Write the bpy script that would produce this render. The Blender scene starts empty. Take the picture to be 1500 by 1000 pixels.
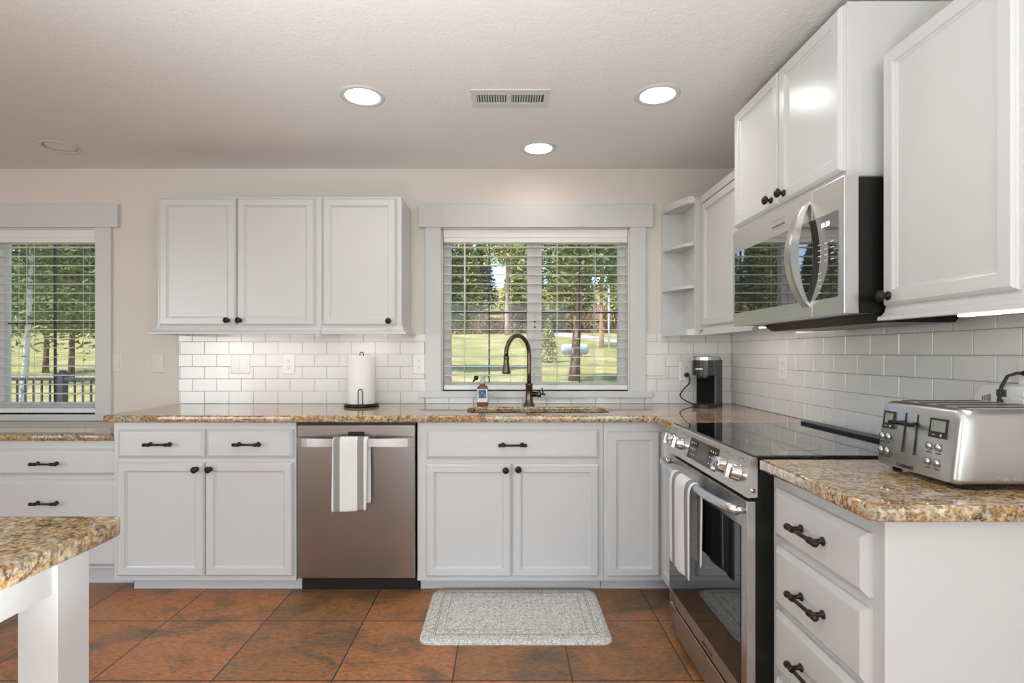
import bpy, bmesh, math, random
from mathutils import Vector, Matrix

S = bpy.context.scene
COL = S.collection
PI = math.pi

# ------------------------------------------------------------------ camera, world, sun, lights, exposure
cam_d = bpy.data.cameras.new('camera')
cam_d.sensor_width = 36.0
cam_d.lens = 788.0 / 1500.0 * 36.0
cam_d.shift_x = 10.0 / 1500.0
cam_d.shift_y = 17.0 / 1500.0
cam_d.clip_start = 0.02
cam_d.clip_end = 600
cam = bpy.data.objects.new('camera', cam_d)
cam.location = (0, 0, 1.222)
cam.rotation_euler = (PI / 2, 0, 0)
COL.objects.link(cam)
S.camera = cam

w = bpy.data.worlds.new('sky')
S.world = w
w.use_nodes = True
wn = w.node_tree.nodes
sky = wn.new('ShaderNodeTexSky')
sky.sky_type = 'NISHITA'
sky.sun_disc = False
sky.sun_elevation = math.radians(60)
sky.sun_rotation = math.radians(235)
sky.altitude = 600
bg = wn['Background']
bg.inputs[1].default_value = 0.36
w.node_tree.links.new(sky.outputs[0], bg.inputs[0])

S.view_settings.view_transform = 'Standard'
S.view_settings.look = 'None'
S.view_settings.gamma = 1.0
S.view_settings.use_curve_mapping = False
S.view_settings.exposure = 0.13
S.cycles.max_bounces = 10
S.cycles.diffuse_bounces = 5
S.cycles.glossy_bounces = 5
S.cycles.transparent_max_bounces = 24
S.cycles.use_denoising = True
S.cycles.sample_clamp_indirect = 6.0


def light(name, kind, loc, rot, energy, color=(1, 1, 1), **kw):
    d = bpy.data.lights.new(name, kind)
    d.energy = energy
    d.color = color
    for k, v in kw.items():
        setattr(d, k, v)
    o = bpy.data.objects.new(name, d)
    o.location = loc
    o.rotation_euler = rot
    COL.objects.link(o)
    return o


sun = light('sun', 'SUN', (0, 0, 20), (0, 0, 0), 7.5, (1.0, 0.95, 0.86), angle=0.01)
sun.rotation_euler = Vector((0.44, 0.20, -0.87)).to_track_quat('-Z', 'Y').to_euler()
# fill lamps added outside made-up openings behind, left and right of the camera
XR_ = 1.407
light('rear_fill', 'AREA', (-.1, -4.28, 1.25), (-PI / 2, 0, PI), 66, (0.88, 0.95, 1.0), shape='RECTANGLE', size=2.8, size_y=2.1)
light('left_fill', 'AREA', (-4.72, -1.8, 1.3), (0, -PI / 2, 0), 78, (0.88, 0.95, 1.0), shape='RECTANGLE', size=1.8, size_y=2.8)
light('right_fill', 'AREA', (XR_ + .13, -1.6, 1.25), (0, PI / 2, 0), 46, (0.88, 0.95, 1.0), shape='RECTANGLE', size=1.7, size_y=1.6)
# upward fill lamp added low near the camera to brighten the ceiling
light('ceiling_fill', 'AREA', (-0.40, 0.25, 0.45), (PI, 0, 0), 41, (0.88, 0.95, 1.0), shape='DISK', size=.6, spread=math.radians(128))

# ------------------------------------------------------------------ dimensions
XR, YB, ZC, CT = 1.407, 3.33, 2.363, 0.910
XL, YR = -4.6, -4.2

# ------------------------------------------------------------------ helpers
WL = {}


def wl(o):
    return WL[o.name] if o is not None else Vector((0, 0, 0))


def props(o, label=None, cat=None, group=None, kind=None):
    if label: o['label'] = label
    if cat: o['category'] = cat
    if group: o['group'] = group
    if kind: o['kind'] = kind
    return o


def empty(name, loc, label=None, cat=None, group=None, kind=None):
    o = bpy.data.objects.new(name, None)
    o.empty_display_size = 0.05
    o.location = loc
    COL.objects.link(o)
    WL[o.name] = Vector(loc)
    return props(o, label, cat, group, kind)


def put(name, mesh, mat, parent, at, rot=(0, 0, 0)):
    o = bpy.data.objects.new(name, mesh)
    if mat is not None and not mesh.materials:
        mesh.materials.append(mat)
    o.location = Vector(at) - wl(parent)
    o.rotation_euler = rot
    o.parent = parent
    COL.objects.link(o)
    WL[o.name] = Vector(at)
    return o


def RZ(deg, loc=(0, 0, 0)):
    return Matrix.Translation(Vector(loc)) @ Matrix.Rotation(math.radians(deg), 4, 'Z')


class MB:
    """collects shapes into one mesh"""

    def __init__(self, T=None):
        self.v, self.f, self.sm = [], [], []
        self.T = T

    def _add(self, vs, fs, smooth=False):
        n = len(self.v)
        for p in vs:
            p = Vector(p)
            self.v.append(self.T @ p if self.T is not None else p)
        for f in fs:
            self.f.append([n + i for i in f])
            self.sm.append(smooth)
        return self

    def bm(self, b, smooth=False):
        b.verts.ensure_lookup_table()
        b.verts.index_update()
        self._add([v.co.copy() for v in b.verts], [[v.index for v in f.verts] for f in b.faces], smooth)
        b.free()
        return self

    def box(self, x0, x1, y0, y1, z0, z1, bev=0.0, seg=2, R=None):
        b = bmesh.new()
        bmesh.ops.create_cube(b, size=1.0)
        for v in b.verts:
            v.co = Vector((x0 + (v.co.x + .5) * (x1 - x0), y0 + (v.co.y + .5) * (y1 - y0), z0 + (v.co.z + .5) * (z1 - z0)))
        if bev > 0:
            bmesh.ops.bevel(b, geom=list(b.edges), offset=bev, segments=seg, affect='EDGES', profile=0.5)
        if R is not None:
            bmesh.ops.transform(b, matrix=R, verts=b.verts)
        return self.bm(b)

    def rings(self, loops, cap0=True, cap1=True, smooth=False):
        n = len(loops[0])
        vs = [p for l in loops for p in l]
        fs = []
        for k in range(len(loops) - 1):
            for i in range(n):
                j = (i + 1) % n
                fs.append([k * n + i, k * n + j, (k + 1) * n + j, (k + 1) * n + i])
        if cap0: fs.append(list(range(n - 1, -1, -1)))
        if cap1: fs.append([(len(loops) - 1) * n + i for i in range(n)])
        return self._add(vs, fs, smooth)

    def panel(self, x0, x1, z0, z1, y, prof):
        """rectangular front: loops of (inset, distance in front of y); front faces -Y"""
        L = []
        for ins, d in prof:
            L.append([(x0 + ins, y - d, z0 + ins), (x1 - ins, y - d, z0 + ins), (x1 - ins, y - d, z1 - ins), (x0 + ins, y - d, z1 - ins)])
        return self.rings(L)

    def lathe(self, prof, origin=(0, 0, 0), axis='Z', seg=24, smooth=True):
        """prof: list of (r, h) along axis"""
        o = Vector(origin)
        ax = {'Z': (Vector((1, 0, 0)), Vector((0, 1, 0)), Vector((0, 0, 1))),
              'X': (Vector((0, 1, 0)), Vector((0, 0, 1)), Vector((1, 0, 0))),
              '-X': (Vector((0, 0, 1)), Vector((0, 1, 0)), Vector((-1, 0, 0))),
              'Y': (Vector((0, 0, 1)), Vector((1, 0, 0)), Vector((0, 1, 0))),
              '-Y': (Vector((1, 0, 0)), Vector((0, 0, 1)), Vector((0, -1, 0))),
              '-Z': (Vector((0, 1, 0)), Vector((1, 0, 0)), Vector((0, 0, -1)))}[axis] if isinstance(axis, str) else axis
        L = []
        for r, h in prof:
            r = max(r, 1e-5)
            L.append([o + ax[0] * (r * math.cos(2 * PI * i / seg)) + ax[1] * (r * math.sin(2 * PI * i / seg)) + ax[2] * h for i in range(seg)])
        return self.rings(L, smooth=smooth)

    def tube(self, pts, r, seg=10, smooth=True, flat=None):
        pts = [Vector(p) for p in pts]
        n = len(pts)
        rs = r if isinstance(r, (list, tuple)) else [r] * n
        up = None
        L = []
        for i, p in enumerate(pts):
            t = (pts[min(i + 1, n - 1)] - pts[max(i - 1, 0)]).normalized()
            if up is None:
                up = Vector((0, 0, 1)) if abs(t.z) < .9 else Vector((0, 1, 0))
            a = t.cross(up)
            if a.length < 1e-4: a = t.orthogonal()
            a.normalize()
            b = a.cross(t).normalized()
            up = b
            L.append([p + a * (rs[i] * math.cos(2 * PI * k / seg)) + b * (rs[i] * (flat or 1) * math.sin(2 * PI * k / seg)) for k in range(seg)])
        return self.rings(L, smooth=smooth)

    def sweep(self, path, prof, closed=False):
        """path: 2D (x,y) points; prof: (out, z); outward is to the right of travel"""
        n = len(path)
        P = [Vector((p[0], p[1], 0)) for p in path]
        L = []
        for i in range(n):
            if i > 0: d0 = (P[i] - P[i - 1]).normalized()
            else: d0 = (P[1] - P[0]).normalized()
            d1 = (P[i + 1] - P[i]).normalized() if i < n - 1 else d0
            n0 = Vector((d0.y, -d0.x, 0)); n1 = Vector((d1.y, -d1.x, 0))
            m = (n0 + n1).normalized()
            k = 1.0 / max(m.dot(n0), .3)
            L.append([P[i] + m * (k * o) + Vector((0, 0, z)) for o, z in prof])
        return self.rings(L)

    def prism(self, poly, z0, z1):
        return self.rings([[(x, y, z0) for x, y in poly], [(x, y, z1) for x, y in poly]])

    def extr(self, poly, axis, a, b):
        """poly in the plane across axis ('X': (y,z), 'Y': (x,z)) from a to b"""
        if axis == 'X':
            return self.rings([[(a, p, q) for p, q in poly], [(b, p, q) for p, q in poly]])
        return self.rings([[(p, a, q) for p, q in poly], [(p, b, q) for p, q in poly]])

    def mesh(self, name, mat=None, origin=(0, 0, 0)):
        o = Vector(origin)
        me = bpy.data.meshes.new(name)
        me.from_pydata([v - o for v in self.v], [], self.f)
        for p, s in zip(me.polygons, self.sm):
            p.use_smooth = s
        b = bmesh.new()
        b.from_mesh(me)
        bmesh.ops.recalc_face_normals(b, faces=b.faces)
        b.to_mesh(me)
        b.free()
        if mat is not None:
            me.materials.append(mat)
        me.update()
        return me

    def build(self, name, mat, parent=None, at=None):
        if at is None:
            if parent is not None:
                at = wl(parent)
            else:
                xs = [v.x for v in self.v]; ys = [v.y for v in self.v]; zs = [v.z for v in self.v]
                at = Vector(((min(xs) + max(xs)) / 2, (min(ys) + max(ys)) / 2, min(zs)))
        return put(name, self.mesh(name, mat, at), mat, parent, at)


def arc(cx, cz, r, a0, a1, n):
    return [(cx + r * math.cos(math.radians(a0 + (a1 - a0) * i / n)), cz + r * math.sin(math.radians(a0 + (a1 - a0) * i / n))) for i in range(n + 1)]


def slab(name, outline, z0, z1, bev, mat, holes=(), parent=None, at=None):
    """flat slab with softly rounded edges and holes"""
    cu = bpy.data.curves.new(name, 'CURVE')
    cu.dimensions = '2D'
    cu.fill_mode = 'BOTH'
    cu.extrude = (z1 - z0) / 2 - bev
    cu.bevel_depth = bev
    cu.bevel_resolution = 3
    cu.offset = -bev
    for loop in [outline] + list(holes):
        sp = cu.splines.new('POLY')
        sp.points.add(len(loop) - 1)
        for p, q in zip(sp.points, loop):
            p.co = (q[0], q[1], 0, 1)
        sp.use_cyclic_u = True
    t = bpy.data.objects.new('tmp', cu)
    COL.objects.link(t)
    dg = bpy.context.evaluated_depsgraph_get()
    me = bpy.data.meshes.new_from_object(t.evaluated_get(dg))
    bpy.data.objects.remove(t)
    if at is None:
        at = (outline[0][0], outline[0][1], z0)
    off = Vector((0, 0, (z0 + z1) / 2)) - Vector(at)
    for v in me.vertices:
        v.co += off
    me.name = name
    me.materials.clear()
    return put(name, me, mat, parent, at)


def text(name, s, size, mat, parent, at, rot, ext=0.0004, align='CENTER', sx=1.0):
    cu = bpy.data.curves.new(name, 'FONT')
    cu.body = s
    cu.size = size
    cu.extrude = ext
    cu.align_x = align
    cu.align_y = 'CENTER'
    t = bpy.data.objects.new('tmp', cu)
    COL.objects.link(t)
    dg = bpy.context.evaluated_depsgraph_get()
    me = bpy.data.meshes.new_from_object(t.evaluated_get(dg))
    bpy.data.objects.remove(t)
    for v in me.vertices:
        v.co.x *= sx
    me.materials.clear()
    return put(name, me, mat, parent, at, rot)


# ------------------------------------------------------------------ materials
def mat(name, col=(.8, .8, .8), rough=.5, metal=0.0, spec=.5, emit=None, es=0.0, coat=0.0):
    m = bpy.data.materials.new(name)
    m.use_nodes = True
    p = m.node_tree.nodes['Principled BSDF']
    p.inputs['Base Color'].default_value = (*col, 1)
    p.inputs['Roughness'].default_value = rough
    p.inputs['Metallic'].default_value = metal
    p.inputs['Specular IOR Level'].default_value = spec
    if coat:
        p.inputs['Coat Weight'].default_value = coat
        p.inputs['Coat Roughness'].default_value = 0.05
    if emit:
        p.inputs['Emission Color'].default_value = (*emit, 1)
        p.inputs['Emission Strength'].default_value = es
    return m


class NT:
    def __init__(self, m):
        self.m = m
        self.t = m.node_tree
        self.p = self.t.nodes['Principled BSDF']

    def n(self, typ, **kw):
        nd = self.t.nodes.new('ShaderNode' + typ)
        for k, v in kw.items():
            if k.startswith('i_'):
                nd.inputs[k[2:].replace('_', ' ')].default_value = v
            else:
                setattr(nd, k, v)
        return nd

    def l(self, a, b):
        self.t.links.new(a, b)

    def pos(self):
        return self.n('NewGeometry').outputs['Position']

    def mapping(self, src, scale=(1, 1, 1), loc=(0, 0, 0), rot=(0, 0, 0)):
        mp = self.n('Mapping')
        mp.inputs['Scale'].default_value = scale
        mp.inputs['Location'].default_value = loc
        mp.inputs['Rotation'].default_value = rot
        self.l(src, mp.inputs['Vector'])
        return mp.outputs[0]

    def noise(self, vec, scale, detail=4, rough=.55, dist=0.0):
        nd = self.n('TexNoise')
        nd.inputs['Scale'].default_value = scale
        nd.inputs['Detail'].default_value = detail
        nd.inputs['Roughness'].default_value = rough
        nd.inputs['Distortion'].default_value = dist
        self.l(vec, nd.inputs['Vector'])
        return nd.outputs['Fac']

    def ramp(self, fac, stops, interp='LINEAR'):
        r = self.n('ValToRGB')
        r.color_ramp.interpolation = interp
        e = r.color_ramp.elements
        while len(e) < len(stops): e.new(0.5)
        for el, (p, c) in zip(e, stops):
            el.position = p
            el.color = (*c, 1) if len(c) == 3 else c
        self.l(fac, r.inputs['Fac'])
        return r.outputs['Color']

    def mix(self, fac, a, b, blend='MIX'):
        x = self.n('MixRGB', blend_type=blend)
        for k, v in (('Fac', fac), ('Color1', a), ('Color2', b)):
            if isinstance(v, (int, float)): x.inputs[k].default_value = v
            elif isinstance(v, tuple): x.inputs[k].default_value = (*v, 1)
            else: self.l(v, x.inputs[k])
        return x.outputs['Color']

    def bump(self, h, strength=.2, dist=.01, normal=None):
        b = self.n('Bump')
        b.inputs['Strength'].default_value = strength
        b.inputs['Distance'].default_value = dist
        self.l(h, b.inputs['Height'])
        if normal is not None: self.l(normal, b.inputs['Normal'])
        self.l(b.outputs[0], self.p.inputs['Normal'])
        return b.outputs[0]

    def base(self, c):
        self.l(c, self.p.inputs['Base Color'])


BW = lambda v: (v, v, v)

M = {}
M['cab'] = mat('white_cabinet_paint', (.60, .605, .605), .28)
q = NT(M['cab']); q.bump(q.noise(q.pos(), 60, 3), .03, .004)
M['trim'] = mat('white_trim_paint', (.63, .635, .635), .5)
M['wall'] = mat('beige_wall_paint', (.71, .665, .605), .75)
q = NT(M['wall']); q.bump(q.noise(q.pos(), 90, 3), .10, .003)
M['ceil'] = mat('ceiling_texture_paint', (.83, .81, .785), .85)
q = NT(M['ceil'])
a = q.noise(q.pos(), 46, 5, .6, .8)
q.bump(q.ramp(a, [(.42, BW(0)), (.60, BW(1))]), .26, .006)
M['tile'] = mat('white_glazed_tile', (.76, .76, .755), .10)
q = NT(M['tile']); q.bump(q.noise(q.pos(), 14, 2), .06, .01)
M['grout'] = mat('grey_grout', (.38, .375, .365), .9)

# floor
M['floor'] = mat('rust_slate_tile', (.3, .15, .08), .38)
q = NT(M['floor'])
P = q.pos()
br = q.n('TexBrick', offset=0.0, squash=1.0)
br.inputs['Scale'].default_value = 1.0
br.inputs['Mortar Size'].default_value = .0035
br.inputs['Mortar Smooth'].default_value = .25
br.inputs['Brick Width'].default_value = .4485
br.inputs['Row Height'].default_value = .4485
br.inputs['Bias'].default_value = 0.0
br.inputs['Color1'].default_value = (.0, .0, .0, 1)
br.inputs['Color2'].default_value = (1, 1, 1, 1)
br.inputs['Mortar'].default_value = (.5, .5, .5, 1)
q.l(q.mapping(P, loc=(.197, -2.456, 0)), br.inputs['Vector'])
n1 = q.noise(q.mapping(P, scale=(1, 1.5, 1), rot=(0, 0, .5)), 3.4, 7, .62, .8)
n2 = q.noise(q.mapping(P, scale=(1, 2.2, 1), rot=(0, 0, -.4)), 34, 9, .78, .4)
c1 = q.ramp(n1, [(.30, (.135, .095, .058)), (.42, (.26, .14, .066)), (.54, (.44, .18, .062)), (.64, (.36, .20, .095)), (.74, (.25, .17, .10))])
c2 = q.ramp(n2, [(.34, (.42, .43, .44)), (.50, (1, 1, 1)), (.66, (1.40, 1.3, 1.2))])
c = q.mix(1.0, c1, c2, 'MULTIPLY')
tint = q.ramp(br.outputs['Color'], [(0, (.74, .80, .84)), (1, (1.14, 1.04, .97))])
c = q.mix(1.0, c, tint, 'MULTIPLY')
q.base(q.mix(br.outputs['Fac'], c, (.052, .038, .03)))
q.bump(q.mix(br.outputs['Fac'], q.mix(.5, n1, n2), (0, 0, 0)), .35, .006)
q.l(q.ramp(n2, [(.3, BW(.30)), (.7, BW(.48))]), q.p.inputs['Roughness'])

# granite
M['granite'] = mat('gold_granite', (.4, .3, .2), .035, spec=.5)
q = NT(M['granite'])
q.p.inputs['IOR'].default_value = 1.58
P = q.pos()
flow = q.mapping(P, scale=(1.0, 2.4, 1.6), rot=(0, 0, .55))
n1 = q.noise(flow, 5.5, 8, .68, 1.5)
n2 = q.noise(P, 75, 4, .75, .3)
n3 = q.noise(flow, 11, 7, .68, 1.6)
n4 = q.noise(P, 30, 5, .7, .8)
c = q.ramp(n1, [(.27, (.26, .235, .21)), (.37, (.48, .41, .32)), (.46, (.56, .43, .26)), (.53, (.50, .29, .11)), (.575, (.36, .21, .10)), (.63, (.52, .40, .27)), (.74, (.34, .31, .28))])
sp = q.ramp(n2, [(.36, (.06, .055, .05)), (.46, (.52, .48, .44)), (.54, (.95, .92, .87)), (.66, (1.35, 1.33, 1.28))])
c = q.mix(.75, c, sp, 'MULTIPLY')
dk = q.ramp(n3, [(.53, BW(0)), (.60, BW(1))])
dk2 = q.mix(1.0, dk, q.ramp(n4, [(.42, BW(1)), (.58, BW(.15))]), 'MULTIPLY')
c = q.mix(dk2, c, (.05, .032, .024))
vo = q.n('TexVoronoi'); vo.inputs['Scale'].default_value = 170
q.l(P, vo.inputs['Vector'])
sc_ = q.n('SeparateColor'); q.l(vo.outputs['Color'], sc_.inputs[0])
grain = q.ramp(sc_.outputs['Red'], [(0, BW(.75)), (.14, BW(0))], 'CONSTANT')
c = q.mix(q.mix(1.0, grain, q.ramp(n4, [(.38, BW(1)), (.62, BW(.2))]), 'MULTIPLY'), c, (.045, .035, .03))
pale = q.ramp(sc_.outputs['Green'], [(0, BW(0)), (.80, BW(.45))], 'CONSTANT')
c = q.mix(pale, c, (.62, .56, .47))
q.base(c)

M['steel'] = mat('brushed_stainless_steel', (.70, .69, .68), .30, 1.0)
q = NT(M['steel'])
st = q.noise(q.mapping(q.pos(), scale=(1, 1, 14)), 9, 2, .5)
q.l(q.ramp(st, [(.3, BW(.285)), (.7, BW(.315))]), q.p.inputs['Roughness'])
M['steelv'] = mat('brushed_stainless_steel_upright', (.58, .57, .555), .29, 1.0)
q = NT(M['steelv'])
st = q.noise(q.mapping(q.pos(), scale=(7, 7, .2)), 1.2, 1, .5)
q.l(q.ramp(st, [(.3, BW(.26)), (.7, BW(.33))]), q.p.inputs['Roughness'])
M['steel_dw'] = mat('dark_brushed_stainless_steel', (.40, .40, .395), .25, 1.0)
M['steel_dw'].node_tree.nodes['Principled BSDF'].inputs['Anisotropic'].default_value = .5
M['chrome'] = mat('polished_steel', (.60, .59, .58), .14, 1.0)
M['black'] = mat('black_plastic', (.012, .012, .012), .35)
M['blackmetal'] = mat('black_enamel', (.008, .009, .008), .3, spec=.3)
M['glass_black'] = mat('black_glass', (.010, .010, .011), .03, 0, .9)
M['glass_mirror'] = mat('reflective_smoked_glass', (.02, .02, .02), .02, 0, 1.0, coat=1.0)
M['glass_mirror'].node_tree.nodes['Principled BSDF'].inputs['Coat IOR'].default_value = 2.2
M['glass_mirror'].node_tree.nodes['Principled BSDF'].inputs['Coat Roughness'].default_value = 0.0
M['cooktop'] = mat('black_ceramic_glass', (.006, .006, .007), .035, 0, .6, coat=.6)
M['bronze'] = mat('oil_rubbed_black', (.028, .022, .018), .38, .55)
M['faucet'] = mat('dark_bronze_metal', (.15, .115, .085), .24, 1.0)
M['plate'] = mat('white_switch_plastic', (.78, .775, .76), .35)
M['plate_beige'] = mat('ivory_switch_plastic', (.72, .66, .57), .4)
M['burner'] = mat('burner_print', (.011, .011, .012), .05)
M['dark'] = mat('dark_slot', (.02, .02, .02), .6)
M['blind'] = mat('white_blind_vinyl', (.80, .79, .765), .40)
M['vinyl'] = mat('grey_white_window_vinyl', (.60, .59, .575), .4)
M['muntin'] = mat('dark_muntin', (.03, .03, .032), .4)
M['lcd'] = mat('grey_lcd', (.25, .27, .235), .25)
M['lcd_green'] = mat('olive_lcd', (.075, .08, .03), .25)
M['digits'] = mat('white_digit_glow', (.9, .9, .9), .5, emit=(1, 1, 1), es=2.2)
M['print'] = mat('white_print', (.75, .75, .75), .5)
M['darkprint'] = mat('dark_print', (.03, .03, .03), .5)
M['lamp'] = mat('downlight_glow', (1, 1, 1), .5, emit=(1.0, .95, .87), es=10)
M['led'] = mat('led_strip_glow', (1, 1, 1), .5, emit=(1.0, .95, .89), es=16)
M['lampoff'] = mat('frosted_lens', (.80, .77, .72), .4)
M['paper'] = mat('white_paper', (.84, .835, .825), .9)
q = NT(M['paper']); q.bump(q.noise(q.pos(), 160, 2), .25, .002)
M['coffee'] = mat('slate_plastic', (.030, .030, .032), .3)
M['soap'] = mat('red_brown_soap', (.20, .07, .05), .12)
M['label'] = mat('white_label_paper', (.80, .80, .79), .5)
M['labelblue'] = mat('blue_pattern', (.05, .12, .28), .5)
q = NT(M['labelblue'])
vo = q.n('TexVoronoi'); vo.inputs['Scale'].default_value = 190; q.l(q.pos(), vo.inputs['Vector'])
q.base(q.ramp(vo.outputs['Distance'], [(.25, (.30, .50, .72)), (.45, (.03, .07, .20))]))
M['pump'] = mat('clear_grey_plastic', (.55, .54, .50), .25)
M['rubber'] = mat('black_cord', (.010, .009, .009), .5)

# glass pane: clear sheet with a weak mirror
g = bpy.data.materials.new('window_glass'); g.use_nodes = True
t = g.node_tree; t.nodes.clear()
o_ = t.nodes.new('ShaderNodeOutputMaterial'); mx = t.nodes.new('ShaderNodeMixShader')
tr = t.nodes.new('ShaderNodeBsdfTransparent'); gl = t.nodes.new('ShaderNodeBsdfGlossy'); fr = t.nodes.new('ShaderNodeFresnel')
gl.inputs['Roughness'].default_value = 0.0
fr.inputs['IOR'].default_value = 1.25
t.links.new(fr.outputs[0], mx.inputs[0]); t.links.new(tr.outputs[0], mx.inputs[1]); t.links.new(gl.outputs[0], mx.inputs[2]); t.links.new(mx.outputs[0], o_.inputs[0])
M['pane'] = g


def towel_mat(name, axis):
    m = mat(name, (.8, .79, .77), .95, spec=.1)
    q = NT(m)
    tc = q.n('TexCoord')
    sx = q.n('SeparateXYZ')
    q.l(tc.outputs['Generated'], sx.inputs[0])
    G, Wt = (.29, .29, .28), (.78, .77, .75)
    c = q.ramp(sx.outputs[axis], [(0, Wt), (.06, G), (.225, Wt), (.68, G), (.845, Wt)], 'CONSTANT')
    wv = q.noise(q.pos(), 420, 2)
    c = q.mix(.5, c, q.ramp(wv, [(.3, BW(.7)), (.7, BW(1.25))]), 'MULTIPLY')
    q.base(c)
    q.bump(wv, .3, .002)
    return m


M['towel_x'] = towel_mat('striped_cotton', 'X')
M['towel_y'] = towel_mat('striped_cotton_turned', 'Y')

# ------------------------------------------------------------------ room shell
mb = MB(); mb.box(XL, XR + .1, YR, YB + .14, -.12, 0)
props(mb.build('floor', M['floor'], at=(0, 0, 0)), kind='structure')
mb = MB(); mb.box(XL - .1, XR + .1, YR - .1, YB + .14, ZC, ZC + .15)
props(mb.build('ceiling', M['ceil'], at=(0, 0, ZC)), kind='structure')

W1 = (-.395, .769, .987, 1.995)
W2 = (-3.95, -2.525, .844, 1.995)
mb = MB()
y0, y1 = YB, YB + .14
mb.box(XL - .1, W2[0], y0, y1, -.1, ZC + .1)
mb.box(W2[1], W1[0], y0, y1, -.1, ZC + .1)
mb.box(W1[1], XR + .12, y0, y1, -.1, ZC + .1)
for W in (W1, W2):
    mb.box(W[0], W[1], y0, y1, -.1, W[2])
    mb.box(W[0], W[1], y0, y1, W[3], ZC + .1)
wall_back = props(mb.build('wall_back', M['wall'], at=(0, YB, 0)), kind='structure')
mb = MB(); mb.box(XR, XR + .12, YR, -2.42, -.1, ZC + .1); mb.box(XR, XR + .12, -.78, YB, -.1, ZC + .1)
mb.box(XR, XR + .12, -2.42, -.78, -.1, .38); mb.box(XR, XR + .12, -2.42, -.78, 2.12, ZC + .1)  # unseen opening made for the right fill lamp
wall_right = props(mb.build('wall_right', M['wall'], at=(XR, 0, 0)), kind='structure')
mb = MB()
mb.box(XL - .12, XL, YR, -3.3, -.1, ZC + .1); mb.box(XL - .12, XL, -.3, YB, -.1, ZC + .1)
mb.box(XL - .12, XL, -3.3, -.3, -.1, .35); mb.box(XL - .12, XL, -3.3, -.3, 2.25, ZC + .1)  # unseen opening made for the left fill lamp
props(mb.build('wall_left', M['wall'], at=(XL, 0, 0)), kind='structure')
mb = MB()
mb.box(XL - .12, -1.55, YR - .12, YR, -.1, ZC + .1); mb.box(1.35, XR + .12, YR - .12, YR, -.1, ZC + .1)
mb.box(-1.55, 1.35, YR - .12, YR, -.1, .2); mb.box(-1.55, 1.35, YR - .12, YR, 2.3, ZC + .1)  # unseen opening made for the rear fill lamp
props(mb.build('wall_rear', M['wall'], at=(0, YR, 0)), kind='structure')

# unseen overhanging slab added to keep the sun from coming in
mb = MB(); mb.box(XL - 1.0, XR + 3.0, YR - 2.0, YB + .75, ZC + .16, ZC + .36)
props(mb.build('roof_sun_shade', M['trim'], at=(0, 0, ZC + .16)), kind='structure')

# backsplash: real tiles laid in running bond
PT, PR = .151, .0763
G = .0024


def tile_box(mb, a0, a1, z0, z1, wall):
    if a1 - a0 < .006 or z1 - z0 < .006: return
    b = .0018
    if wall == 'B':
        y = YB - .008
        L = [[(a0, YB, z0), (a1, YB, z0), (a1, YB, z1), (a0, YB, z1)],
             [(a0, y + b, z0), (a1, y + b, z0), (a1, y + b, z1), (a0, y + b, z1)],
             [(a0 + b, y, z0 + b), (a1 - b, y, z0 + b), (a1 - b, y, z1 - b), (a0 + b, y, z1 - b)]]
    else:
        x = XR - .008
        L = [[(XR, a1, z0), (XR, a0, z0), (XR, a0, z1), (XR, a1, z1)],
             [(x + b, a1, z0), (x + b, a0, z0), (x + b, a0, z1), (x + b, a1, z1)],
             [(x, a1 - b, z0 + b), (x, a0 + b, z0 + b), (x, a0 + b, z1 - b), (x, a1 - b, z1 - b)]]
    mb.rings(L, cap0=False)


def tiles(wall, regions, phase, name, parent):
    mb = MB()
    gm = MB()
    for a0, a1, z0, z1 in regions:
        k0 = int(round((z0 - CT) / PR - .499))
        k = max(k0, 0)
        while CT + k * PR < z1 - .004:
            lo, hi = max(z0, CT + k * PR + G / 2), min(z1, CT + (k + 1) * PR - G / 2)
            ph = phase + (PT / 2 if k % 2 else 0)
            i = math.floor((a0 - ph) / PT)
            while ph + i * PT < a1:
                l, r = max(a0, ph + i * PT + G / 2), min(a1, ph + (i + 1) * PT - G / 2)
                tile_box(mb, l, r, lo, hi, wall)
                i += 1
            k += 1
        if wall == 'B': gm.box(a0, a1, YB - .0062, YB, z0, z1)
        else: gm.box(XR - .0062, XR, a0, a1, z0, z1)
    t = mb.build(name, M['tile'], parent)
    gm.build('grout', M['grout'], t)
    return t


ZT = 1.342
tiles('B', [(-2.017, -.4916, CT, ZT), (-.4916, .866, CT, .949), (.866, XR - .008, CT, ZT)], -.649, 'backsplash_tile', wall_back)
tiles('R', [(-.4, YB - .008, CT, 1.36)], 2.665, 'backsplash_tile', wall_right)


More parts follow.
